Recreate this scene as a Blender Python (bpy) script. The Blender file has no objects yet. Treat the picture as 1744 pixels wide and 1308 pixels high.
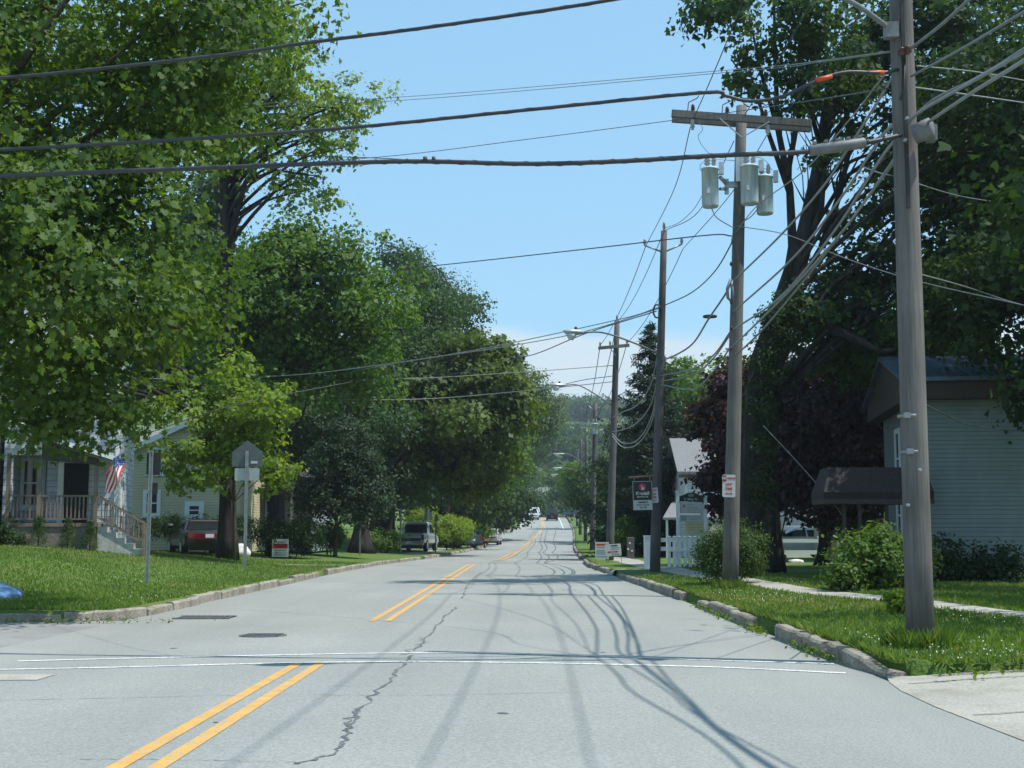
import bpy, bmesh, math, random
import numpy as np
from mathutils import Vector, Matrix, Euler
R = math.radians
random.seed(7)
rng = np.random.default_rng(11)
S = bpy.context.scene
C = S.collection

# ------------------------------------------------------------------ camera
F, CAMZ = 2300.0, 1.45
PITCH, YAW = math.atan(251 / F), math.atan(28 / math.hypot(F, 251))
cam = bpy.data.objects.new('camera', bpy.data.cameras.new('camera'))
C.objects.link(cam)
cam.data.sensor_width = 36.0
cam.data.lens = 36.0 * F / 1744
cam.data.clip_end = 6000
cam.location = (0, 0, CAMZ)
cam.rotation_euler = (R(90) + PITCH, 0, YAW)
S.camera = cam
CR = cam.rotation_euler.to_matrix()

# ------------------------------------------------------------------ sky, sun, exposure
SUN_EL, SUN_AZ = R(62), R(104)          # azimuth clockwise from +Y (the street's direction)
W = bpy.data.worlds.new('World'); S.world = W; W.use_nodes = True
wn, wl = W.node_tree.nodes, W.node_tree.links
wn.clear()
out = wn.new('ShaderNodeOutputWorld'); bg = wn.new('ShaderNodeBackground')
sky = wn.new('ShaderNodeTexSky'); sky.sky_type = 'NISHITA'; sky.sun_disc = False
sky.sun_elevation = SUN_EL; sky.sun_rotation = SUN_AZ
sky.air_density = 1.0; sky.dust_density = 0.6; sky.ozone_density = 1.6
bg.inputs['Strength'].default_value = 0.115
tc = wn.new('ShaderNodeTexCoord'); sep = wn.new('ShaderNodeSeparateXYZ')
wl.new(tc.outputs['Generated'], sep.inputs[0])
mp = wn.new('ShaderNodeMapping'); mp.inputs['Scale'].default_value = (6, 6, 26)
ns = wn.new('ShaderNodeTexNoise'); ns.inputs['Scale'].default_value = 1.0; ns.inputs['Detail'].default_value = 5
wl.new(tc.outputs['Generated'], mp.inputs[0]); wl.new(mp.outputs[0], ns.inputs['Vector'])
def wmath(op, a, b=None, clamp=False):
    n = wn.new('ShaderNodeMath'); n.operation = op; n.use_clamp = clamp
    for i, x in enumerate((a, b)):
        if x is None: continue
        if isinstance(x, (int, float)): n.inputs[i].default_value = x
        else: wl.new(x, n.inputs[i])
    return n.outputs[0]
topv = wmath('ADD', wmath('MULTIPLY', wmath('SUBTRACT', ns.outputs['Fac'], .5), .05), .152)
m1 = wmath('DIVIDE', wmath('SUBTRACT', topv, sep.outputs['Z']), .012, True)
body = wmath('ADD', wmath('MULTIPLY', ns.outputs['Fac'], .6), .55)
cl = wmath('MULTIPLY', wmath('MULTIPLY', m1, body), 1.0, True)
mix = wn.new('ShaderNodeMix'); mix.data_type = 'RGBA'
tn = wn.new('ShaderNodeMix'); tn.data_type = 'RGBA'; tn.blend_type = 'MULTIPLY'; tn.inputs['Factor'].default_value = 1; wl.new(sky.outputs[0], tn.inputs['A']); tn.inputs['B'].default_value = (1.03, 1.33, 1.31, 1)
wl.new(cl, mix.inputs['Factor']); fl_ = wn.new('ShaderNodeMix'); fl_.data_type = 'RGBA'; fl_.inputs['Factor'].default_value = .62; wl.new(tn.outputs['Result'], fl_.inputs['A']); fl_.inputs['B'].default_value = (2.3, 4.2, 6.0, 1); wl.new(fl_.outputs['Result'], mix.inputs['A'])
mix.inputs['B'].default_value = (4.9, 5.6, 5.9, 1)
wl.new(mix.outputs['Result'], bg.inputs['Color']); wl.new(bg.outputs[0], out.inputs[0])

sun = bpy.data.objects.new('sun', bpy.data.lights.new('sun', 'SUN')); C.objects.link(sun)
sun.data.energy = 4.0; sun.data.angle = R(.53); sun.data.color = (1.0, .955, .88)
tosun = Vector((math.sin(SUN_AZ) * math.cos(SUN_EL), math.cos(SUN_AZ) * math.cos(SUN_EL), math.sin(SUN_EL)))
sun.rotation_euler = (-tosun).to_track_quat('-Z', 'Y').to_euler()
sun.location = (30, 0, 60)
S.view_settings.view_transform = 'Standard'; S.view_settings.look = 'None'
S.view_settings.gamma = 1; S.view_settings.exposure = 0.5
S.cycles.use_denoising = True
S.cycles.max_bounces = 6; S.cycles.transmission_bounces = 4; S.cycles.transparent_max_bounces = 4
S.cycles.diffuse_bounces = 3; S.cycles.glossy_bounces = 2; S.cycles.volume_bounces = 0

# ------------------------------------------------------------------ measuring: photograph pixel -> place
def ray(u, v):
    return CR @ Vector(((u - 872) / F, (654 - v) / F, -1))
def P(u, v, Y):
    d = ray(u, v); k = Y / d.y
    return Vector((d.x * k, Y, CAMZ + d.z * k))
def itp(t, xs, ys):
    return float(np.interp(t, xs, ys))
ZY = [-40, 0, 60, 100, 120, 140, 155, 180, 205, 230, 245, 262, 300, 350, 380, 420, 450, 600, 700, 900, 1500]
ZZ = [0, 0, 0, -.05, .04, .3, .95, 1.75, 2.6, 3.45, 3.95, 4.1, 3.9, 5, 8, 14.5, 18, 36, 56, 84, 78]
LY = [-40, 22.2, 50, 60, 71, 83, 110, 140, 170, 184, 240, 300, 2000]
LX = [-6.6, -6.6, -6.75, -6.4, -5.6, -5.0, -4.2, -3.9, -3.0, -1.5, -1.0, -1, -1]
RY = [-40, 14.8, 23, 32, 45, 56, 79, 110, 138, 155, 180, 235, 300, 2000]
RX = [3.5, 3.5, 3.35, 3.2, 2.8, 2.5, 2.95, 3.7, 4.6, 5.2, 5.9, 6.6, 7, 7]
DY = [-40, 22, 60, 71, 94, 110, 130, 150, 168, 190, 235, 300]
DX = [-2.4, -2.4, -2.5, -1.4, -.95, -.6, -.1, .5, 1.5, 2.1, 2.35, 2.4]
def zr(Y): return itp(Y, ZY, ZZ)
def kl(Y): return itp(Y, LY, LX)
def kr(Y): return itp(Y, RY, RX)
def sm(t): t = max(0, min(1, t)); return t * t * (3 - 2 * t)
def gz(X, Y):
    a, b = kl(Y), kr(Y)
    if X < a:
        if Y < 21.9: return zr(Y) - .004
        rise = .8 * sm((a - X - .5) / 9) * sm((Y - 22) / 14) * (1 - .42 * sm((Y - 46) / 7))
        if Y > 75: rise += 1.0 * sm((Y - 75) / 20) * sm((a - X - 3.5) / 5)
        return zr(Y) + .16 + rise + .03 * math.sin(X * .9 + Y * .37) * sm((a - X - .3) / 2)
    if X > b:
        return zr(Y) + .16 + .06 * sm((X - b) / 3) + .02 * math.sin(X * 1.1 - Y * .5) * sm((X - b - .3) / 2)
    return zr(Y)
def G(u, v):
    d = ray(u, v); Y = 6.0
    while Y < 400:
        p = P(u, v, Y)
        if p.z <= gz(p.x, Y): return Vector((p.x, Y, gz(p.x, Y)))
        Y += .05
    return P(u, v, 400)

# ------------------------------------------------------------------ materials
def newmat(name):
    m = bpy.data.materials.new(name); m.use_nodes = True
    n, l = m.node_tree.nodes, m.node_tree.links
    return m, n, l, n['Principled BSDF']
def rgb(c): return (c[0], c[1], c[2], 1)
def shade(c, k): return tuple(min(1, x * k) for x in c)
def mat(name, col, rough=.6, var=.15, scale=6, stretch=(1, 1, 1), bump=0.0, metal=0.0, spec=.4, coat=0, detail=6, bdist=.02):
    m, n, l, b = newmat(name)
    t = n.new('ShaderNodeTexCoord'); mp = n.new('ShaderNodeMapping'); mp.inputs['Scale'].default_value = stretch
    ns = n.new('ShaderNodeTexNoise'); ns.inputs['Scale'].default_value = scale; ns.inputs['Detail'].default_value = detail
    l.new(t.outputs['Object'], mp.inputs[0]); l.new(mp.outputs[0], ns.inputs['Vector'])
    r = n.new('ShaderNodeValToRGB'); r.color_ramp.elements[0].position = .3; r.color_ramp.elements[1].position = .7
    r.color_ramp.elements[0].color = rgb(shade(col, 1 - var)); r.color_ramp.elements[1].color = rgb(shade(col, 1 + var))
    l.new(ns.outputs['Fac'], r.inputs[0]); l.new(r.outputs[0], b.inputs['Base Color'])
    b.inputs['Roughness'].default_value = rough; b.inputs['Metallic'].default_value = metal
    b.inputs['Specular IOR Level'].default_value = spec; b.inputs['Coat Weight'].default_value = coat
    if bump:
        bp = n.new('ShaderNodeBump'); bp.inputs['Strength'].default_value = bump; bp.inputs['Distance'].default_value = bdist
        l.new(ns.outputs['Fac'], bp.inputs['Height']); l.new(bp.outputs[0], b.inputs['Normal'])
    return m
def siding(name, col, pitch=.12, depth=.5):
    m, n, l, b = newmat(name)
    t = n.new('ShaderNodeTexCoord'); s = n.new('ShaderNodeSeparateXYZ'); l.new(t.outputs['Object'], s.inputs[0])
    d = n.new('ShaderNodeMath'); d.operation = 'DIVIDE'; d.inputs[1].default_value = pitch; l.new(s.outputs['Z'], d.inputs[0])
    f = n.new('ShaderNodeMath'); f.operation = 'FRACT'; l.new(d.outputs[0], f.inputs[0])
    r = n.new('ShaderNodeValToRGB'); e = r.color_ramp.elements
    e[0].position = 0; e[0].color = (0, 0, 0, 1); e[1].position = .1; e[1].color = (1, 1, 1, 1)
    x = e.new(1.0); x.color = (.45, .45, .45, 1)
    l.new(f.outputs[0], r.inputs[0])
    bp = n.new('ShaderNodeBump'); bp.inputs['Strength'].default_value = depth; bp.inputs['Distance'].default_value = .03
    l.new(r.outputs[0], bp.inputs['Height']); l.new(bp.outputs[0], b.inputs['Normal'])
    ns = n.new('ShaderNodeTexNoise'); ns.inputs['Scale'].default_value = 1.6; ns.inputs['Detail'].default_value = 8; l.new(t.outputs['Object'], ns.inputs['Vector'])
    q = n.new('ShaderNodeValToRGB'); q.color_ramp.elements[0].position = .3; q.color_ramp.elements[1].position = .72
    q.color_ramp.elements[0].color = rgb(shade(col, .86)); q.color_ramp.elements[1].color = rgb(shade(col, 1.06))
    l.new(ns.outputs['Fac'], q.inputs[0])
    gap = n.new('ShaderNodeMath'); gap.operation = 'LESS_THAN'; gap.inputs[1].default_value = .09; l.new(f.outputs[0], gap.inputs[0])
    mx = n.new('ShaderNodeMix'); mx.data_type = 'RGBA'; l.new(gap.outputs[0], mx.inputs['Factor'])
    l.new(q.outputs[0], mx.inputs['A']); mx.inputs['B'].default_value = rgb(shade(col, .45))
    l.new(mx.outputs['Result'], b.inputs['Base Color']); b.inputs['Roughness'].default_value = .5
    return m
def leafmat(name, dark, light, trans=.42, gloss=.07, tint=1.5):
    m, n, l, b = newmat(name); n.remove(b); o = n['Material Output']
    at = n.new('ShaderNodeAttribute'); at.attribute_name = 'tint'
    r = n.new('ShaderNodeValToRGB'); r.color_ramp.elements[0].color = rgb(dark); r.color_ramp.elements[1].color = rgb(light)
    l.new(at.outputs['Fac'], r.inputs[0])
    d = n.new('ShaderNodeBsdfDiffuse'); l.new(r.outputs[0], d.inputs[0])
    tr = n.new('ShaderNodeBsdfTranslucent'); g = n.new('ShaderNodeMix'); g.data_type = 'RGBA'; g.blend_type = 'MULTIPLY'
    g.inputs['Factor'].default_value = 1; l.new(r.outputs[0], g.inputs['A']); g.inputs['B'].default_value = (tint * 1.15, tint * 1.1, tint * .45, 1)
    l.new(g.outputs['Result'], tr.inputs[0])
    mx = n.new('ShaderNodeMixShader'); mx.inputs[0].default_value = trans; l.new(d.outputs[0], mx.inputs[1]); l.new(tr.outputs[0], mx.inputs[2])
    gl = n.new('ShaderNodeBsdfGlossy'); gl.inputs['Roughness'].default_value = .6; gl.inputs['Color'].default_value = (.8, .85, .9, 1)
    m2 = n.new('ShaderNodeMixShader'); m2.inputs[0].default_value = gloss; l.new(mx.outputs[0], m2.inputs[1]); l.new(gl.outputs[0], m2.inputs[2])
    l.new(m2.outputs[0], o.inputs[0])
    return m
def wood(name, col):
    m, n, l, b = newmat(name)
    t = n.new('ShaderNodeTexCoord'); mp = n.new('ShaderNodeMapping'); mp.inputs['Scale'].default_value = (14, 14, .55)
    ns = n.new('ShaderNodeTexNoise'); ns.inputs['Scale'].default_value = 2.2; ns.inputs['Detail'].default_value = 9; ns.inputs['Roughness'].default_value = .65
    l.new(t.outputs['Object'], mp.inputs[0]); l.new(mp.outputs[0], ns.inputs['Vector'])
    n2 = n.new('ShaderNodeTexNoise'); n2.inputs['Scale'].default_value = .9; n2.inputs['Detail'].default_value = 4; l.new(t.outputs['Object'], n2.inputs['Vector'])
    ad = n.new('ShaderNodeMath'); ad.operation = 'ADD'; l.new(ns.outputs['Fac'], ad.inputs[0]); l.new(n2.outputs['Fac'], ad.inputs[1])
    r = n.new('ShaderNodeValToRGB'); e = r.color_ramp.elements; e[0].position = .38; e[1].position = .66
    hf = n.new('ShaderNodeMath'); hf.operation = 'MULTIPLY'; hf.inputs[1].default_value = .5; l.new(ad.outputs[0], hf.inputs[0])
    e[0].color = rgb(shade(col, .5)); e[1].color = rgb(shade(col, 1.3)); l.new(hf.outputs[0], r.inputs[0])
    l.new(r.outputs[0], b.inputs['Base Color']); b.inputs['Roughness'].default_value = .85
    bp = n.new('ShaderNodeBump'); bp.inputs['Strength'].default_value = .6; bp.inputs['Distance'].default_value = .02
    l.new(ns.outputs['Fac'], bp.inputs['Height']); l.new(bp.outputs[0], b.inputs['Normal'])
    return m
def ground_mat(name, cols, scales, rough=.9, bump=.3, fine=60, bdist=.02, stretch=None):
    """cols: three colours mixed by a coarse and a fine noise."""
    m, n, l, b = newmat(name); t = n.new('ShaderNodeTexCoord')
    def noise(s, d=6):
        x = n.new('ShaderNodeTexNoise'); x.inputs['Scale'].default_value = s; x.inputs['Detail'].default_value = d
        l.new(t.outputs['Object'], x.inputs['Vector']); return x.outputs['Fac']
    def ramp(f, p0, p1, c0, c1):
        r = n.new('ShaderNodeValToRGB'); e = r.color_ramp.elements; e[0].position, e[1].position = p0, p1
        e[0].color, e[1].color = c0, c1; l.new(f, r.inputs[0]); return r.outputs[0]
    cf = noise(scales[0])
    if stretch:
        mp = n.new('ShaderNodeMapping'); mp.inputs['Scale'].default_value = stretch; x = n.new('ShaderNodeTexNoise'); x.inputs['Scale'].default_value = .8; x.inputs['Detail'].default_value = 7
        l.new(t.outputs['Object'], mp.inputs[0]); l.new(mp.outputs[0], x.inputs['Vector']); ad = n.new('ShaderNodeMath'); ad.operation = 'ADD'; l.new(cf, ad.inputs[0]); l.new(x.outputs['Fac'], ad.inputs[1])
        hv = n.new('ShaderNodeMath'); hv.operation = 'MULTIPLY'; hv.inputs[1].default_value = .5; l.new(ad.outputs[0], hv.inputs[0]); cf = hv.outputs[0]
    a = ramp(cf, .36, .64, rgb(cols[0]), rgb(cols[1]))
    k = ramp(noise(scales[1], 8), .52, .74, (0, 0, 0, 1), (1, 1, 1, 1))
    mx = n.new('ShaderNodeMix'); mx.data_type = 'RGBA'; l.new(k, mx.inputs['Factor']); l.new(a, mx.inputs['A']); mx.inputs['B'].default_value = rgb(cols[2])
    fn = noise(fine, 5)
    q = ramp(fn, .34, .66, (.80, .80, .80, 1), (1.17, 1.17, 1.17, 1))
    mu = n.new('ShaderNodeMix'); mu.data_type = 'RGBA'; mu.blend_type = 'MULTIPLY'; mu.inputs['Factor'].default_value = 1
    l.new(mx.outputs['Result'], mu.inputs['A']); l.new(q, mu.inputs['B']); l.new(mu.outputs['Result'], b.inputs['Base Color'])
    b.inputs['Roughness'].default_value = rough; b.inputs['Specular IOR Level'].default_value = .25
    bp = n.new('ShaderNodeBump'); bp.inputs['Strength'].default_value = bump; bp.inputs['Distance'].default_value = bdist
    l.new(fn, bp.inputs['Height']); l.new(bp.outputs[0], b.inputs['Normal'])
    return m
def canton(name, col):
    m, n, l, b = newmat(name); t = n.new('ShaderNodeTexCoord'); v = n.new('ShaderNodeTexVoronoi'); v.inputs['Scale'].default_value = 17; v.inputs['Randomness'].default_value = .15
    l.new(t.outputs['Object'], v.inputs['Vector']); k = n.new('ShaderNodeMath'); k.operation = 'LESS_THAN'; k.inputs[1].default_value = .26; l.new(v.outputs['Distance'], k.inputs[0])
    mx = n.new('ShaderNodeMix'); mx.data_type = 'RGBA'; l.new(k.outputs[0], mx.inputs['Factor']); mx.inputs['A'].default_value = rgb(col); mx.inputs['B'].default_value = (.7, .7, .7, 1)
    l.new(mx.outputs['Result'], b.inputs['Base Color']); b.inputs['Roughness'].default_value = .7; return m
def glass(name, col=(.02, .03, .035)):
    m, n, l, b = newmat(name); b.inputs['Base Color'].default_value = rgb(col); b.inputs['Roughness'].default_value = .06
    b.inputs['Specular IOR Level'].default_value = .7
    ns = n.new('ShaderNodeTexNoise'); ns.inputs['Scale'].default_value = 1.2
    bp = n.new('ShaderNodeBump'); bp.inputs['Strength'].default_value = .05; l.new(ns.outputs['Fac'], bp.inputs['Height']); l.new(bp.outputs[0], b.inputs['Normal'])
    return m
M = {}
M['asphalt'] = ground_mat('asphalt', [(.236, .247, .230), (.300, .310, .287), (.262, .270, .25)], (.22, .7), .85, .3, 48, .012, (1, .12, 1))
M['asphalt_old'] = ground_mat('asphalt_old', [(.22, .227, .217), (.285, .29, .275), (.20, .205, .19)], (.4, 1.3), .9, .35, 45, .012)
M['concrete'] = ground_mat('concrete', [(.31, .30, .262), (.385, .37, .325), (.26, .245, .205)], (.5, 1.5), .9, .2, 40, .01)
M['kerb'] = ground_mat('kerb_stone', [(.22, .20, .16), (.34, .315, .265), (.13, .12, .10)], (1.2, 2.6), .95, .7, 22, .03)
M['grass'] = ground_mat('lawn', [(.070, .130, .024), (.115, .185, .036), (.15, .165, .055)], (.35, .55), 1, .9, 26, .05)
M['field'] = ground_mat('field', [(.06, .105, .028), (.09, .135, .035), (.12, .13, .05)], (.05, .11), 1, .4, 6, .1)
M['tar'] = mat('tar', (.125, .133, .138), .6, .25, 12)
def worn(name, col, under=(.30, .305, .28), cover=.545):
    m = mat(name, col, .65, .16, 3.5); n, l = m.node_tree.nodes, m.node_tree.links; b = n['Principled BSDF']; src = b.inputs['Base Color'].links[0].from_socket
    t = n.new('ShaderNodeTexCoord'); x = n.new('ShaderNodeTexNoise'); x.inputs['Scale'].default_value = 26; x.inputs['Detail'].default_value = 9; x.inputs['Roughness'].default_value = .7; l.new(t.outputs['Object'], x.inputs['Vector'])
    r = n.new('ShaderNodeValToRGB'); r.color_ramp.elements[0].position = cover - .05; r.color_ramp.elements[1].position = cover + .05; l.new(x.outputs['Fac'], r.inputs[0])
    mx = n.new('ShaderNodeMix'); mx.data_type = 'RGBA'; l.new(r.outputs[0], mx.inputs['Factor']); l.new(src, mx.inputs['A']); mx.inputs['B'].default_value = rgb(under); l.new(mx.outputs['Result'], b.inputs['Base Color']); return m
M['yellow'] = worn('yellow_paint', (.66, .34, .055)); M['white_line'] = worn('white_paint_line', (.70, .72, .71), cover=.54)
M['iron'] = mat('cast_iron', (.17, .172, .172), .55, .3, 20, metal=.5)
M['pole'] = wood('weathered_pole', (.150, .140, .128))
M['pole_dark'] = wood('dark_pole', (.105, .100, .098))
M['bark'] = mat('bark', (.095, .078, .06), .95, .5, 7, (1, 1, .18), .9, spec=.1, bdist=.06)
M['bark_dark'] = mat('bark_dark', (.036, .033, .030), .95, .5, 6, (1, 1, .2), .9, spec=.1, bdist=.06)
M['metal'] = mat('galvanised', (.36, .38, .39), .5, .2, 8, metal=.6)
M['sign_back'] = mat('sign_back', (.105, .118, .125), .6, .14, 5)
M['sign_back_dark'] = mat('sign_back_dark', (.03, .034, .036), .6, .14, 5)
M['xfmr'] = mat('transformer_paint', (.43, .49, .515), .5, .30, 11, (1, 1, .14), .05)
M['lamp'] = mat('lamp_housing', (.42, .45, .46), .4, .1, 6, metal=.3)
M['lamp_glass'] = mat('lamp_lens', (.55, .6, .62), .2, .05, 6)
M['wire'] = mat('wire', (.045, .047, .05), .5, .2, 8)
M['wire_grey'] = mat('grey_cable', (.17, .18, .185), .5, .2, 8)
M['wire_pale'] = mat('pale_cable', (.22, .235, .24), .5, .2, 8)
M['splice'] = mat('splice_case', (.15, .155, .16), .55, .2, 10)
M['orange'] = mat('orange_sleeve', (.62, .09, .03), .5, .1, 6)
M['porcelain'] = mat('porcelain', (.42, .44, .45), .2, .2, 9)
M['brown_ins'] = mat('brown_insulator', (.12, .05, .04), .3, .2, 9)
M['white'] = mat('white_trim', (.74, .77, .78), .45, .06, 4)
M['vinyl'] = mat('white_vinyl', (.80, .82, .80), .35, .04, 4)
M['sidA'] = siding('blue_white_siding', (.47, .53, .59), .2)
M['sidY'] = siding('cream_yellow_siding', (.54, .50, .34), .12)
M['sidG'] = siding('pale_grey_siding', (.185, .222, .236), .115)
M['sidW'] = siding('white_siding', (.72, .75, .76), .14)
M['sidB'] = siding('blue_grey_siding', (.30, .35, .39), .14)
M['tanwall'] = mat('tan_render', (.46, .38, .26), .8, .1, 3)
M['shingle'] = mat('grey_shingle', (.19, .195, .20), .9, .35, 18, (1, 1, 3), .5)
M['shingle_dk'] = mat('brown_shingle', (.036, .03, .03), .9, .4, 14, (1, 1, 3), .6)
M['blueroof'] = mat('blue_metal_roof', (.115, .16, .225), .38, .12, 3, metal=.3)
M['brownwood'] = mat('brown_fascia', (.06, .043, .038), .8, .25, 5, (1, 6, 6), .3)
M['deck'] = wood('deck_wood', (.20, .155, .12))
M['lattice'] = mat('skirt_lattice', (.20, .175, .155), .8, .35, 22, bump=.5)
M['glass'] = glass('window_glass')
M['darkvoid'] = mat('dark_interior', (.022, .024, .026), .9, .2, 3)
M['stone'] = mat('pale_stone', (.62, .62, .6), .9, .2, 6, bump=.5)
M['steps'] = mat('step_paint', (.40, .40, .38), .8, .2, 8)
M['tyre'] = mat('tyre', (.02, .02, .021), .85, .2, 12)
M['rim'] = mat('rim', (.5, .51, .52), .3, .1, 5, metal=.8)
M['chrome'] = mat('chrome', (.6, .6, .6), .2, .05, 4, metal=.9)
M['carglass'] = glass('car_glass', (.015, .022, .025))
M['taillight'] = mat('tail_light', (.12, .006, .008), .15, .1, 5, coat=.5)
M['headlight'] = mat('head_light', (.65, .68, .7), .15, .05, 5)
M['plate'] = mat('licence_plate', (.55, .57, .6), .4, .1, 8)
M['blackplastic'] = mat('black_plastic', (.02, .021, .023), .5, .2, 8)
def paint(name, c): return mat(name, c, .3, .06, 3, metal=.25, coat=.6)
M['maroon'] = paint('maroon_paint', (.017, .0035, .006)); M['silver'] = paint('silver_paint', (.36, .38, .39))
M['carwhite'] = paint('white_paint', (.62, .64, .65)); M['carblack'] = paint('black_paint', (.012, .013, .015))
M['darkblue'] = paint('dark_blue_paint', (.035, .045, .07)); M['bluecar'] = paint('light_blue_paint', (.17, .30, .52))
M['red'] = mat('red_print', (.48, .03, .04), .5, .1, 6); M['black'] = mat('black_print', (.025, .028, .03), .6, .2, 6)
M['signwhite'] = mat('sign_white', (.50, .53, .53), .45, .06, 5); M['navy'] = mat('navy_print', (.05, .07, .2), .5, .1, 6)
M['blue'] = canton('flag_blue', (.05, .08, .24)); M['flagred'] = mat('flag_red', (.55, .05, .05), .7, .1, 8)
M['flagwhite'] = mat('flag_white', (.75, .75, .73), .7, .06, 8); M['rust'] = mat('rusty_bar', (.33, .17, .10), .7, .5, 16)
M['grey_text'] = mat('grey_print', (.24, .29, .33), .5, .1, 6); M['clover'] = mat('clover_flower', (.62, .64, .55), .8, .1, 9)
M['orangeflower'] = mat('orange_flower', (.55, .13, .03), .8, .3, 9)
L = {}
L['maple'] = leafmat('maple_leaves', (.027, .066, .010), (.118, .19, .020), .46, .02)
L['tall'] = leafmat('tall_tree_leaves', (.085, .15, .024), (.21, .29, .05), .48, .025)
L['mid'] = leafmat('mid_green_leaves', (.038, .092, .014), (.122, .21, .026), .45, .02)
L['young'] = leafmat('young_maple_leaves', (.085, .15, .012), (.21, .30, .025), .48, .02)
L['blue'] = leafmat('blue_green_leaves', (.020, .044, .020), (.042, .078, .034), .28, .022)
L['ash'] = leafmat('ash_leaves', (.024, .054, .016), (.055, .105, .024), .38, .022)
L['chestnut'] = leafmat('chestnut_leaves', (.030, .064, .010), (.125, .175, .022), .40, .022)
L['poplar'] = leafmat('poplar_leaves', (.055, .09, .032), (.13, .175, .07), .38, .025)
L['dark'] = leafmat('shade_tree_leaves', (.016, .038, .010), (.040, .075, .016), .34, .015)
L['purple'] = leafmat('purple_maple_leaves', (.026, .010, .010), (.078, .028, .024), .3, .03, 1.1)
L['spruce'] = leafmat('spruce_needles', (.018, .038, .022), (.045, .074, .042), .16, .03)
L['hedge'] = leafmat('hedge_leaves', (.026, .058, .012), (.07, .125, .02), .36, .02)
L['bush'] = leafmat('bush_leaves', (.045, .095, .014), (.12, .20, .024), .42, .02)
L['lime'] = leafmat('lime_shrub_leaves', (.10, .17, .014), (.21, .29, .025), .46, .02)
L['pale'] = leafmat('pale_tree_leaves', (.10, .13, .075), (.2, .24, .15), .36, .04)
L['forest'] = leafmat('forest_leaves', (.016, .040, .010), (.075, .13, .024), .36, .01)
L['blade'] = leafmat('grass_blades', (.075, .145, .020), (.165, .245, .04), .45, .02, 1.3)
L['weed'] = leafmat('weed_leaves', (.07, .125, .016), (.155, .225, .034), .42, .02)
e = L['blade'].node_tree.nodes['Color Ramp'].color_ramp.elements; e[1].position = .86; q = e.new(.97); q.color = (.30, .27, .11, 1)

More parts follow.
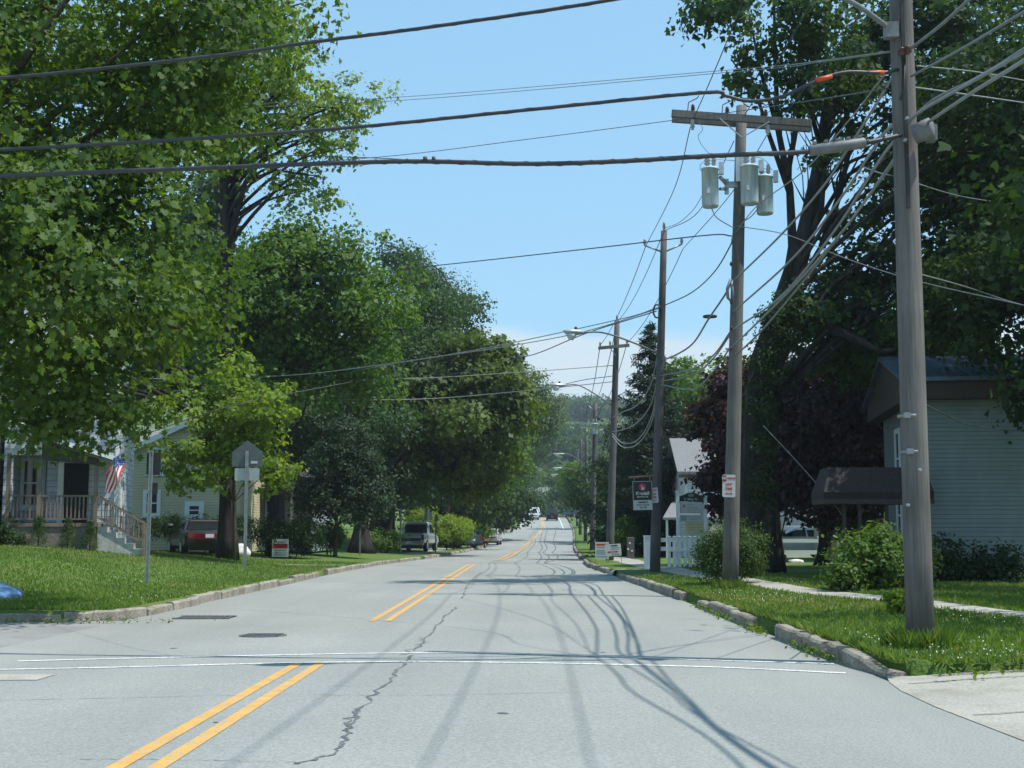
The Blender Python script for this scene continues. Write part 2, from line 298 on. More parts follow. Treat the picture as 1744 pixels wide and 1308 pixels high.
# ------------------------------------------------------------------ mesh helpers
def link(name, me, m, parent=None):
    o = bpy.data.objects.new(name, me); C.objects.link(o)
    if m is not None:
        for x in (m if isinstance(m, (list, tuple)) else [m]): me.materials.append(x)
    if parent is not None: o.parent = parent
    return o
class MB:
    def __init__(s): s.v, s.f, s.mi, s.sm = [], [], [], []
    def add(s, vs, fs, mi=0, smooth=False):
        k = len(s.v); s.v += [tuple(p) for p in vs]; s.f += [tuple(i + k for i in f) for f in fs]
        s.mi += [mi] * len(fs); s.sm += [smooth] * len(fs); return s
    def box(s, a, b, mi=0, mtx=None):
        x0, y0, z0 = a; x1, y1, z1 = b
        vs = [Vector(p) for p in ((x0, y0, z0), (x1, y0, z0), (x1, y1, z0), (x0, y1, z0), (x0, y0, z1), (x1, y0, z1), (x1, y1, z1), (x0, y1, z1))]
        if mtx is not None: vs = [mtx @ p for p in vs]
        return s.add(vs, [(0, 3, 2, 1), (4, 5, 6, 7), (0, 1, 5, 4), (1, 2, 6, 5), (2, 3, 7, 6), (3, 0, 4, 7)], mi)
    def bar(s, p, q, w, h=None, mi=0):
        p, q = Vector(p), Vector(q); d = q - p; h = h or w
        up = Vector((0, 0, 1)) if abs(d.normalized().z) < .95 else Vector((0, 1, 0))
        x = d.cross(up).normalized(); z = x.cross(d).normalized()
        m = Matrix((x, d.normalized(), z)).transposed().to_4x4(); m.translation = p
        return s.box((-w / 2, 0, -h / 2), (w / 2, d.length, h / 2), mi, m)
    def tube(s, pts, rad, n=8, mi=0, cap=True, smooth=True):
        pts = [Vector(p) for p in pts]; k = len(pts)
        if not isinstance(rad, (list, tuple)): rad = [rad] * k
        rings = []; ref = None
        for i, p in enumerate(pts):
            t = (pts[min(i + 1, k - 1)] - pts[max(i - 1, 0)]).normalized()
            if ref is None:
                ref = Vector((1, 0, 0)) if abs(t.x) < .9 else Vector((0, 1, 0))
            x = (ref - t * ref.dot(t)).normalized(); ref = x; y = t.cross(x)
            rings += [p + (x * math.cos(a) + y * math.sin(a)) * rad[i] for a in [2 * math.pi * j / n for j in range(n)]]
        fs = [(i * n + j, i * n + (j + 1) % n, (i + 1) * n + (j + 1) % n, (i + 1) * n + j) for i in range(k - 1) for j in range(n)]
        s.add(rings, fs, mi, smooth)
        if cap:
            b = len(s.v) - len(rings)
            s.f += [tuple(b + j for j in reversed(range(n))), tuple(b + (k - 1) * n + j for j in range(n))]; s.mi += [mi, mi]; s.sm += [False, False]
        return s
    def prism(s, poly, d, mi=0):
        """poly: planar list of 3-D points; extruded by vector d."""
        n = len(poly); d = Vector(d); vs = [Vector(p) for p in poly] + [Vector(p) + d for p in poly]
        fs = [tuple(range(n)), tuple(reversed(range(n, 2 * n)))] + [(i, i + n, (i + 1) % n + n, (i + 1) % n) for i in range(n)]
        return s.add(vs, fs, mi)
    def loft(s, secs, mi=0, cap=True, smooth=True):
        n = len(secs[0]); vs = [p for q in secs for p in q]
        fs = [(i * n + j, i * n + (j + 1) % n, (i + 1) * n + (j + 1) % n, (i + 1) * n + j) for i in range(len(secs) - 1) for j in range(n)]
        s.add(vs, fs, mi, smooth)
        if cap:
            b = len(s.v) - len(vs); e = b + (len(secs) - 1) * n
            s.f += [tuple(b + j for j in reversed(range(n))), tuple(e + j for j in range(n))]; s.mi += [mi, mi]; s.sm += [False, False]
        return s
    def build(s, name, m, parent=None, bevel=0):
        me = bpy.data.meshes.new(name); me.from_pydata(s.v, [], s.f)
        me.polygons.foreach_set('material_index', s.mi); me.polygons.foreach_set('use_smooth', s.sm)
        bm = bmesh.new(); bm.from_mesh(me); bmesh.ops.recalc_face_normals(bm, faces=bm.faces); bm.to_mesh(me); bm.free()
        me.update(); o = link(name, me, m, parent)
        if bevel:
            b = o.modifiers.new('bevel', 'BEVEL'); b.width = bevel; b.segments = 2; b.limit_method = 'ANGLE'
        return o
def tag(o, label, cat, group=None):
    o['label'] = label; o['category'] = cat
    if group: o['group'] = group
    return o
def thing(name, label, cat, loc=(0, 0, 0), rz=0, group=None):
    o = bpy.data.objects.new(name, None); C.objects.link(o); o.location = loc; o.rotation_euler = (0, 0, rz); o.empty_display_size = .2
    return tag(o, label, cat, group)
def struct(o, kind='structure'): o['kind'] = kind; return o
def dup(o, loc=None, label=None, parent=None):
    c = o.copy(); C.objects.link(c); c.parent = parent
    if loc is not None: c.location = loc
    if label: c['label'] = label
    for ch in list(o.children):
        dup(ch, parent=c)
    return c
def text(body, size, m, parent, loc, align='CENTER', bold=0.0, sx=1.0):
    """flat lettering facing -Y"""
    cu = bpy.data.curves.new('lettering', 'FONT'); cu.body = body; cu.size = size; cu.align_x = align; cu.align_y = 'CENTER'
    cu.extrude = .002; cu.offset = bold; cu.materials.append(m)
    o = bpy.data.objects.new('lettering', cu); C.objects.link(o); o.parent = parent
    o.location = loc; o.rotation_euler = (R(90), 0, 0); o.scale = (sx, 1, 1); return o
def raw_mesh(name, verts, k):
    """faces of k corners each, verts in order"""
    verts = np.asarray(verts, dtype=np.float32).reshape(-1, 3); n = len(verts); nf = n // k
    me = bpy.data.meshes.new(name); me.vertices.add(n); me.vertices.foreach_set('co', verts.ravel())
    me.loops.add(n); me.loops.foreach_set('vertex_index', np.arange(n, dtype=np.int32))
    me.polygons.add(nf); me.polygons.foreach_set('loop_start', np.arange(0, n, k, dtype=np.int32))
    me.update(calc_edges=True); return me
def set_tint(me, t):
    a = me.attributes.new('tint', 'FLOAT', 'FACE'); a.data.foreach_set('value', np.clip(t, 0, 1).astype(np.float32))
# leaf outlines in the unit square, stem at the origin, tip at (0, 1)
SHAPES = {
    'maple': np.array([(0, 0), (.30, .10), (.22, .28), (.62, .36), (.36, .56), (.42, .76), (.16, .70), (0, 1.05),
                       (-.16, .70), (-.42, .76), (-.36, .56), (-.62, .36), (-.22, .28), (-.30, .10)]),
    'lobed': np.array([(0, 0), (.34, .22), (.55, .5), (.25, .62), (0, 1.05), (-.25, .62), (-.55, .5), (-.34, .22)]),
    'oval': np.array([(0, 0), (.27, .3), (.22, .7), (0, 1), (-.22, .7), (-.27, .3)]),
    'quad': np.array([(0, 0), (.42, .45), (0, 1), (-.42, .45)]),
    'long': np.array([(0, 0), (.13, .35), (0, 1), (-.13, .35)]),
}
def leaves(pos, nrm, size, shape, rand=rng):
    """pos (N,3), nrm (N,3) leaf normals, size (N,) -> verts"""
    s = SHAPES[shape]; n = len(pos)
    nrm = nrm / (np.linalg.norm(nrm, axis=1, keepdims=True) + 1e-9)
    a = rand.normal(size=(n, 3)); a[:, 2] -= .5
    t = a - nrm * np.sum(a * nrm, axis=1, keepdims=True); t /= (np.linalg.norm(t, axis=1, keepdims=True) + 1e-9)
    b = np.cross(nrm, t)
    fold = np.abs(s[:, 0]) * .35
    v = pos[:, None, :] + size[:, None, None] * (b[:, None, :] * s[None, :, 0, None] + t[:, None, :] * s[None, :, 1, None] + nrm[:, None, :] * fold[None, :, None])
    return v.reshape(-1, 3)
def sphere_pts(n):
    d = rng.normal(size=(n, 3)); return d / np.linalg.norm(d, axis=1, keepdims=True)
def w_r(r): return (r[0] * r[1] * r[2]) ** (1 / 3)
def clumps(blobs, count, inner=.35, bough=0):
    """clump centres through the volume of ellipsoids [(centre, (rx, ry, rz))], weighted to the outside; returns centres, outward dirs"""
    w = np.array([(r[0] * r[1] * r[2]) ** (2 / 3) for c, r in blobs]); w /= w.sum()
    cs, ds = [], []
    for (c, r), k in zip(blobs, (w * count).round().astype(int)):
        k = max(k, 3); d = sphere_pts(k); rad = inner + (1.02 - inner) * rng.random(k) ** .55
        wob = 1 + .16 * np.sin(d[:, 0] * 5 + c[0]) * np.cos(d[:, 2] * 4.3 + c[2]) + .08 * rng.normal(size=k)
        pts = np.array(c) + d * np.array(r) * (rad * wob)[:, None]
        if bough and k > 14:                       # gather the leaf clumps round boughs, leaving gaps between
            kb = max(5, int(k / bough)); bc = pts[rng.permutation(k)[:kb]]; rb = 1.35 * w_r(r) / math.sqrt(kb)
            own = rng.integers(0, kb, k); q = np.clip(rng.normal(size=(k, 3)), -1.6, 1.6) * rb * np.array([.78, .78, .42]); pts = bc[own] + q; d = (pts - np.array(c)) / np.array(r); d /= np.linalg.norm(d, axis=1, keepdims=True) + 1e-6; d = d * .5 + q / (rb + 1e-6) * .6
        cs.append(pts); ds.append(d)
    return np.concatenate(cs), np.concatenate(ds)
def foliage(cs, ds, per, rc, size, shape, up=.55, flat=.6, droop=0.0, stuff_tint=.5):
    n = len(cs); k = n * per
    idx = np.repeat(np.arange(n), per)
    scale = (rc * (.6 + .8 * rng.random(n)))[idx]
    off = np.clip(rng.normal(size=(k, 3)), -1.7, 1.7) * .5; off[:, 2] *= flat
    pos = cs[idx] + off * scale[:, None]
    if droop: pos[:, 2] -= droop * (off[:, 0] ** 2 + off[:, 1] ** 2) * scale
    nrm = off * .5 + ds[idx] * .5 + rng.normal(size=(k, 3)) * .55; nrm[:, 2] += up
    sz = size * (.45 + 1.0 * rng.random(k))
    ct = rng.random(n)
    tint = stuff_tint * .5 + .5 * ct[idx] + (rng.random(k) - .5) * .45
    return leaves(pos, nrm, sz, shape), tint
def limb(mb, p, q, r0, r1, bend=.2, n=5, seg=6):
    p, q = Vector(p), Vector(q); d = q - p
    j = Vector((random.uniform(-1, 1), random.uniform(-1, 1), random.uniform(.1, 1))) * d.length * bend
    pts, rs = [], []
    for i in range(seg):
        t = i / (seg - 1); pts.append(p + d * t + j * math.sin(math.pi * t)); rs.append(r0 * (1 - t) + r1 * t)
    mb.tube(pts, rs, n)
def blob(u, v, Y, ru, rv, ry):
    k = Y / F; return (P(u, v, Y), (ru * k, ry, rv * k))
def tree(name, label, blobs, trunk, r0, leaf, size, shape, count, per, rc, nlimb=22, bark='bark', group=None, cat='tree', inner=.35,
         up=.55, droop=0.0, flat=.6, lr=.3, zmin=None, crown='crown', fork=None, flare=1.6, bough=15):
    """blobs in world; trunk: list of points from the ground up; thing > trunk, crown"""
    base = Vector(trunk[0]); root = thing(name, label, cat, base, 0, group)
    rel = lambda p: Vector(p) - base
    mb = MB(); pts = []; k = len(trunk)
    tr = [rel(p) for p in trunk]
    fine, rs = [], []
    for i in range(k - 1):
        for j in range(4):
            t = j / 4; fine.append(tr[i].lerp(tr[i + 1], t)); s = (i + t) / (k - 1); rs.append(r0 * (1 - .72 * s) * (1 + (flare - 1) * max(0, 1 - s * 9)))
    fine.append(tr[-1]); rs.append(r0 * .28)
    mb.tube(fine, rs, 10)
    bl = [((c[0] - base.x, c[1] - base.y, c[2] - base.z), r) for c, r in blobs]
    cs, ds = clumps(bl, count, inner, bough)
    if zmin is not None:
        ok = cs[:, 2] > zmin; cs, ds = cs[ok], ds[ok]
    sel = rng.choice(len(cs), min(nlimb, len(cs)), replace=False)
    for i in sel:
        e = Vector(cs[i]); a = min(range(len(fine) // 4, len(fine)), key=lambda j: abs((e.z - fine[j].z) - .75 * math.hypot(e.x - fine[j].x, e.y - fine[j].y)) + .3 * (fine[j] - e).length + random.uniform(0, 1.2))
        limb(mb, fine[a], e, min(rs[a] * .6, r0 * lr), .015 + r0 * .03)
    for (s0, pts2, ra, rb) in (fork or []):
        q = [rel(p) for p in pts2]; kk = len(q)
        mb.tube(q, [ra + (rb - ra) * i / (kk - 1) for i in range(kk)], 8)
    mb.build('trunk', M[bark], root)
    v, t = foliage(cs, ds, per, rc, size, shape, up, flat, droop)
    me = raw_mesh(crown, v, len(SHAPES[shape])); set_tint(me, t); link(crown, me, L[leaf], root)
    return root
def bush(name, label, cat, base, blobs, leaf, size, shape, count, per, rc, group=None, inner=.2, stems=5, up=.5, part='foliage'):
    """blobs relative to base"""
    root = thing(name, label, cat, base, 0, group)
    cs, ds = clumps(blobs, count, inner); ok = cs[:, 2] > .05; cs, ds = cs[ok], ds[ok]
    mb = MB()
    for i in rng.choice(len(cs), min(stems, len(cs)), replace=False):
        limb(mb, (cs[i][0] * .3, cs[i][1] * .3, -.05), cs[i], .025, .008, n=4, seg=4)
    mb.build('stem', M['bark_dark'], root)
    v, t = foliage(cs, ds, per, rc, size, shape, up, .8)
    me = raw_mesh(part, v, len(SHAPES[shape])); set_tint(me, t); link(part, me, L[leaf], root); return root
def spline(pts, n):
    pts = [Vector(p) for p in pts]
    if len(pts) == 2: return [pts[0].lerp(pts[1], i / n) for i in range(n + 1)]
    q = [pts[0] * 2 - pts[1]] + pts + [pts[-1] * 2 - pts[-2]]; o = []
    for i in range(1, len(q) - 2):
        a, b, c, d = q[i - 1:i + 3]
        for j in range(n):
            t = j / n; o.append(.5 * ((2 * b) + (c - a) * t + (2 * a - 5 * b + 4 * c - d) * t * t + (3 * b - a - 3 * c + d) * t ** 3))
    return o + [pts[-1]]
def cable(label, pts, r=.009, m='wire', sag=0.0, n=8, group=None, name='overhead_cable', twist=False):
    p = [Vector(x) if not (isinstance(x, tuple) and x[0] == 'px') else P(*x[1:]) for x in pts]
    s = spline(p, n * (2 if len(p) == 2 else 1)); k = len(s) - 1
    if sag:
        s = [q - Vector((0, 0, sag * 4 * (i / k) * (1 - i / k))) for i, q in enumerate(s)]
    base = s[0].copy(); mb = MB(); mb.tube([q - base for q in s], r, 6)
    if twist:
        tt = []; m2 = k * 4
        for i in range(m2 + 1):
            f = i / 4; a = min(int(f), k - 1); q = s[a].lerp(s[a + 1], f - a) - base
            tt.append(q + Vector((math.cos(i * .8) * r * .4, math.cos(i * .8) * r * .4, math.sin(i * .8) * r * .62)))
        mb.tube(tt, r * .62, 5)
    o = mb.build(name, M[m]); o.location = base; return tag(o, label, 'cable', group)
px = lambda u, v, Y: ('px', u, v, Y)
def strip(name, rows, m, kind='structure'):
    """rows: equal-length lists of points -> one sheet"""
    n = len(rows[0]); mb = MB(); vs = [p for r in rows for p in r]
    fs = [(i * n + j, i * n + j + 1, (i + 1) * n + j + 1, (i + 1) * n + j) for i in range(len(rows) - 1) for j in range(n - 1)]
    mb.add(vs, fs, 0, True); return struct(mb.build(name, m), kind)

# ------------------------------------------------------------------ ground, road, kerbs
def yrange(a, b, growth=1.03, step=.5):
    o = [a]
    while o[-1] < b: o.append(o[-1] + step); step *= growth
    o[-1] = b; return o
rows = []
for Y in yrange(-40, 330, 1.02, 1.0):
    a, b = kl(Y), kr(Y)
    rows.append([(a + (b - a) * t / 12, Y, zr(Y) + .012 * math.sin(math.pi * t / 12)) for t in range(13)])
strip('road', rows, M['asphalt'])
strip('cross_street', [[(-6.4 - 2.2 * i, Y, zr(Y) - .004) for i in range(16)] for Y in yrange(-14, 22.3, 1.0, 3.0)], M['asphalt_old'])
# lawns: rows outwards from the kerb
offs = [0, .25, .7, 1.3, 2, 3, 4.2, 5.6, 7.2, 9, 11, 14, 18, 24, 34, 50]
def lx(Y):                                    # rounded corner where the side street leaves
    if Y < 23.2: return kl(Y) - .12 - 1.0 * (1 - math.sqrt(max(0, 1 - ((23.2 - Y) / 1.2) ** 2)))
    return kl(Y) - .12
rows = [[(lx(Y) - o, Y, gz(lx(Y) - o, max(Y, 22)) ) for o in offs] for Y in [22.0, 22.15, 22.4, 22.8] + yrange(23.2, 330, 1.02, .5)]
rows.insert(0, [(x, 21.99, -.1) for x, y, z in rows[0]])
rows = [[(r[0][0] + .03, r[0][1], -.1)] + r for r in rows]
strip('left_lawn', rows, M['grass'])
def rx(Y): return kr(Y) + .12
rows = []
for Y in [13.74, 13.75, 13.9, 14.2] + yrange(14.5, 330, 1.02, .5):
    x0 = rx(Y) + (.25 * (14.6 - Y) if Y < 14.6 else 0)
    rows.append([(x0 - .03, Y, -.1)] + [(x0 + o, Y - .004 * o if Y < 13.8 else Y, gz(x0 + o, Y) - (.06 if Y < 13.8 else 0) * sm(o) - (.25 if Y < 13.745 else 0)) for o in offs])
strip('right_lawn', rows, M['grass'])
# land under and beyond, out to the horizon, rising to hills
xs = [-1800, -1200, -800, -520, -360, -260, -190, -140, -100, -72, -52, -30, 0, 30, 52, 72, 100, 140, 190, 260, 360, 520, 800, 1200, 1800]
rows = []
for Y in [-300, -120, -50, 0, 50, 100, 150, 200, 240, 270, 300, 330, 360, 400, 440, 480, 520, 560, 600, 650, 700, 760, 820, 900, 1000, 1150, 1400, 2000, 3000]:
    row = []
    for x in xs:
        z = zr(Y) - .35
        if Y > 330: z += 6 * math.sin(x * .011 + Y * .004) * sm((Y - 330) / 250) + (abs(x) * .02 * sm((Y - 380) / 300))
        row.append((x, Y, z))
    rows.append(row)
GR = rows
strip('terrain', rows, M['field'])
def hz(X, Y): return zr(Y) - .35 + 6 * math.sin(X * .011 + Y * .004) * sm((Y - 330) / 250) + (abs(X) * .02 * sm((Y - 380) / 300))
# kerbs: weathered stones laid end to end, some tilted or sunken
def kerb(name, line, breaks, seed):
    rr = random.Random(seed); mb = MB(); i = 0
    pts = [Vector(p) for p in line]; d = [0]
    for a, b in zip(pts, pts[1:]): d.append(d[-1] + (b - a).length)
    def at(s):
        s = max(0, min(d[-1] - 1e-4, s)); k = max(j for j in range(len(d) - 1) if d[j] <= s); return pts[k].lerp(pts[k + 1], (s - d[k]) / max(1e-6, d[k + 1] - d[k]))
    s = 0
    while s < d[-1] - .3:
        ln = rr.uniform(1.2, 2.8); e = min(s + ln, d[-1]); mid = at((s + e) / 2)
        if not any(a <= mid.y <= b for a, b in breaks):
            dz = rr.uniform(-.05, .015); sec = []
            n = max(2, int((e - s) / .3) + 1); off = rr.uniform(-.04, .03)
            for j in range(n + 1):
                t = s + .02 + (e - s - .04) * j / n; p = at(t); q = at(t + .05); o = at(t - .05); g = (q - o).normalized(); x = Vector((g.y, -g.x, 0))
                w = .085; h = dz + rr.uniform(-.012, .012); p = p + x * (off + rr.uniform(-.01, .01))
                z = p.z
                sec.append([p - x * w + Vector((0, 0, -.12)), p + x * w + Vector((0, 0, -.12)), p + x * w + Vector((0, 0, .15 + h)), p + x * (w - .03) + Vector((0, 0, .178 + h)),
                            p - x * (w - .03) + Vector((0, 0, .178 + h)), p - x * w + Vector((0, 0, .15 + h))])
            mb.loft(sec, smooth=False)
        s = e
    return struct(mb.build(name, M['kerb']))
cl_ = [(-26, 21.92), (-12, 21.94), (-8.4, 21.97), (-7.3, 22.15), (-6.85, 22.6), (-6.68, 23.3)]
line = [(x, y, zr(y)) for x, y in cl_] + [(kl(y) - .03, y, zr(y)) for y in yrange(23.9, 200, 1.0, 1.5)]
kerb('kerb_by_house', line, [(33.5, 34.5), (43.5, 45), (70, 73)], 3)
cr_ = [(3.72, 13.75), (3.60, 14.0), (3.55, 14.4), (3.53, 14.9)]
line = [(x, y, zr(y) - .14 + .14 * sm((y - 13.7) / 1.3)) for x, y in cr_] + [(kr(y) + .03, y, zr(y)) for y in yrange(15.4, 200, 1.0, 1.2)]
kerb('kerb_by_poles', line, [(19.4, 20.4), (27.2, 29.5), (43, 47.5), (64, 68), (85, 92), (120, 126)], 5)
# concrete apron, pavements
def path(name, pts, w, m, lift=.02):
    rows = []
    c = spline([(x, y, 0) for x, y in pts], 6)
    for i, p in enumerate(c):
        g = (c[min(i + 1, len(c) - 1)] - c[max(i - 1, 0)]).normalized(); x = Vector((g.y, -g.x, 0)); row = []
        for t in (-1, -.33, .33, 1):
            q = p + x * (w / 2 * t + (random.uniform(-.06, .06) if abs(t) == 1 else 0)); row.append((q.x, q.y, gz(q.x, q.y) + lift))
        rows.append(row)
    return strip(name, rows, m)
rows = []
for Y, x0 in ((2, 3.36), (6, 3.38), (9.6, 3.40), (11.5, 3.36), (12.6, 3.40), (13.3, 3.44), (14.0, 3.6)):
    rows.append([(x0 + o + random.uniform(-.04, .04), Y + (o * .06 if Y > 13 else 0), .006 + .05 * sm(o / 1.2) + (.05 if Y < 13 else .06) * sm(o / 3)) for o in (0, .35, .8, 1.4, 2.2, 3.4, 5, 8, 14, 26)])
strip('driveway', rows, M['concrete'])
for p0, p1 in (((3.6, 13.08), (9, 13.4)), ((3.5, 10.9), (12, 11.1)), ((5.9, 13.2), (5.75, 8.0))):
    a_, b_ = Vector((*p0, 0)), Vector((*p1, 0)); zz = lambda q: .006 + .05 * sm((q.x - 3.42) / 1.2) + .05 * sm((q.x - 3.42) / 3) + .007; n_ = (b_ - a_).normalized(); n_ = Vector((-n_.y, n_.x, 0)) * .012; vs = []
    for i in range(13):
        q = a_.lerp(b_, i / 12); vs += [(q.x - n_.x, q.y - n_.y, zz(q)), (q.x + n_.x, q.y + n_.y, zz(q))]
    struct(MB().add(vs, [(2 * i, 2 * i + 1, 2 * i + 3, 2 * i + 2) for i in range(12)]).build('driveway_joint', M['tar']))
path('sidewalk', [(7.9, 19.0), (7.15, 21.2), (6.4, 25), (5.75, 30), (5.2, 36), (4.75, 43), (4.35, 52), (4.25, 61), (4.6, 79), (5.6, 95), (6.9, 138), (8, 180)], 1.0, M['concrete'], .008)
path('sidewalk_spur', [(2.75, 46), (3.6, 45.4), (4.4, 44.8)], 1.5, M['asphalt_old'], .015)
path('house_path', [(-24, 40.2), (-16.5, 40.9), (-14.6, 41.3)], .5, M['kerb'], .012)
path('front_walk', [(-9.6, 51.2), (-8.3, 51.5), (-6.95, 51.6)], 1.0, M['concrete'])
path('pavement', [(-6.9, 78), (-6.6, 90), (-6.3, 104)], 1.0, M['concrete'])
# painted markings, tar joints, one painted shadow line
def ribbon(name, pts, w, m, lift=.004, jit=0.0):
    mb = MB(); vs = []; pts = [Vector((p[0], p[1], 0)) for p in pts]
    for i, p in enumerate(pts):
        g = (pts[min(i + 1, len(pts) - 1)] - pts[max(i - 1, 0)]).normalized(); x = Vector((g.y, -g.x, 0)); h = w / 2 * (1 + random.uniform(-jit, jit))
        for sgn in (-1, 1):
            q = p + x * h * sgn; a, b = kl(q.y), kr(q.y); t = (q.x - a) / (b - a)
            vs.append((q.x, q.y, zr(q.y) + .012 * math.sin(math.pi * max(0, min(1, t))) + lift))
    mb.add(vs, [(2 * i, 2 * i + 1, 2 * i + 3, 2 * i + 2) for i in range(len(pts) - 1)])
    return struct(mb.build(name, m))
def gp(u, v):
    d = ray(u, v); k = -CAMZ / d.z; return Vector((d.x * k, d.y * k, 0))
for sgn in (-1, 1):
    for (a, b) in ((4.0, 15.0), (22.0, 60.5)):
        ribbon('yellow_line', [(itp(Y, DY, DX) + sgn * .125, Y) for Y in yrange(a, b, 1.0, 1.0)], .115, M['yellow'], .005, .03)
    ribbon('yellow_line', [(itp(Y, DY, DX) + sgn * .13, Y) for Y in yrange(69, 158, 1.0, 1.5)], .14, M['yellow'], .006, .03)
    ribbon('yellow_line', [(itp(Y, DY, DX) + sgn * .13, Y) for Y in yrange(160, 243, 1.0, 2)], .15, M['yellow'], .008, .03)
for vs in ([(-40, 1142), (200, 1138), (500, 1131), (700, 1129.5), (900, 1131), (1200, 1137), (1440, 1147)], [(30, 1127), (300, 1121), (700, 1114), (900, 1116), (1200, 1125), (1420, 1131)]):
    ribbon('crosswalk_line', spline([gp(u, v) for u, v in vs], 6), .105, M['white_line'], .005, .12)
ribbon('edge_line', [(kr(Y) - 1.25 + (0 if Y > 185 else (185 - Y) * .004), Y) for Y in yrange(176, 243, 1.0, 3)], .14, M['white_line'], .008)
ribbon('edge_line', [(kl(Y) + .35, Y) for Y in yrange(188, 243, 1.0, 3)], .13, M['white_line'], .008)
def crack_or_shadow(pts, w, seed, jag=.02):
    w *= .58
    rr = random.Random(seed); s = spline([gp(u, v) for u, v in pts], 12); q = [(p.x + rr.gauss(0, jag), p.y + rr.gauss(0, jag)) for p in s]
    return ribbon('seam_or_shadow', q, w, M['tar'], .0045, .75)
crack_or_shadow([(500, 1306), (570, 1285), (590, 1250), (625, 1200), (665, 1160), (690, 1130), (700, 1118)], .042, 1)
crack_or_shadow([(590, 1252), (596, 1235), (612, 1210)], .045, 2)
crack_or_shadow([(705, 1110), (735, 1080), (760, 1050), (777, 1035)], .04, 3)
crack_or_shadow([(787, 1020), (795, 1000), (805, 988), (820, 975)], .05, 4)
crack_or_shadow([(140, 1296), (300, 1298), (500, 1302)], .012, 5, .01)
crack_or_shadow([(0, 1195), (250, 1190), (460, 1186), (700, 1187), (1040, 1180)], .014, 6, .012)
crack_or_shadow([(560, 1171), (690, 1170)], .012, 7, .01)
crack_or_shadow([(840, 1086), (1000, 1086)], .01, 8, .01)
crack_or_shadow([(1160, 1055), (1210, 1055)], .03, 9, .02)
crack_or_shadow([(990, 948), (960, 947), (935, 946)], .14, 10, .05)  # dark ribbon painting a shadow line across the far lane
crack_or_shadow([(690, 1118), (712, 1098), (722, 1085)], .02, 12, .05)
crack_or_shadow([(520, 1085), (640, 1084)], .01, 13, .01)
rs_ = random.Random(5)
for k in range(7):                                              # small black patches and oil spots
    u, v = rs_.uniform(200, 1250), rs_.uniform(1010, 1290); c = gp(u, v)
    n = 9; mb = MB(); r = rs_.uniform(.015, .05)
    mb.add([(c.x + math.cos(2 * math.pi * i / n) * r * rs_.uniform(.6, 1.5), c.y + math.sin(2 * math.pi * i / n) * r * rs_.uniform(.6, 1.5), .012 * math.sin(math.pi * (c.x + 6.6) / 10.1) + .0045) for i in range(n)], [tuple(range(n))])
    struct(mb.build('tar_spot', M['tar']))
c = gp(448, 1084)
mh = MB(); mh.tube([(0, 0, 0), (0, 0, .012)], .33, 28, smooth=False)
for i in range(-3, 4): mh.box((-.25, i * .075 - .012, .012), (.25, i * .075 + .012, .018))
o = mh.build('manhole_cover', M['iron']); o.location = (c.x, c.y, .009); tag(o, 'dark round manhole cover set in the road past the crosswalk', 'manhole cover')
c = gp(348, 1053); dr = thing('storm_drain', 'iron storm drain grate against the corner kerb', 'drain', (c.x, c.y, .004))
d = MB()
for i in range(9): d.box((-.42 + i * .1, -.28, 0), (-.38 + i * .1, .28, .02))
d.box((-.46, -.32, 0), (.48, -.28, .024)); d.box((-.46, .28, 0), (.48, .32, .024)); d.build('grate', M['iron'], dr)
MB().box((-.44, -.29, -.002), (.46, .29, .002)).build('pit_shade', M['darkvoid'], dr)  # flat dark sheet painted as the shade below the grate
c = gp(25, 1156); ribbon('patch', [(c.x - .9, c.y), (c.x - .3, c.y + .05), (c.x + .3, c.y + .05)], .5, M['concrete'], .006, .2)

# ------------------------------------------------------------------ buildings
def wall_box(name, a, b, m, parent, mb=None):
    return MB().box(a, b).build(name, m, parent)
def window(parent, c, w, h, face='-y', trim=.09, name='window', rail=True, frame='white', shutters=None):
    """c: centre on the wall plane; face: outward direction. window > pane"""
    f = MB(); p = MB()
    d = .05
    def bx(mb, x0, x1, z0, z1, o0, o1):
        if face == '-y': mb.box((c[0] + x0, c[1] - o1, c[2] + z0), (c[0] + x1, c[1] - o0, c[2] + z1))
        elif face == '+x': mb.box((c[0] + o0, c[1] + x0, c[2] + z0), (c[0] + o1, c[1] + x1, c[2] + z1))
        else: mb.box((c[0] - o1, c[1] + x0, c[2] + z0), (c[0] - o0, c[1] + x1, c[2] + z1))
    W2, H2 = w / 2, h / 2
    bx(f, -W2, -W2 + trim, -H2, H2, .003, d); bx(f, W2 - trim, W2, -H2, H2, .003, d)
    bx(f, -W2 + trim, W2 - trim, H2 - trim, H2, .003, d); bx(f, -W2 + trim, W2 - trim, -H2, -H2 + trim, .003, d)
    bx(f, -W2 - .04, W2 + .04, -H2 - .06, -H2 - .002, .003, d + .05)
    if rail: bx(f, -W2 + trim, W2 - trim, -.025, .025, .003, d - .012)
    o = f.build(name, M[frame], parent)
    bx(p, -W2 + trim, W2 - trim, -H2 + trim, H2 - trim, .004, .018); p.build('pane', M['glass'], o)
    return o
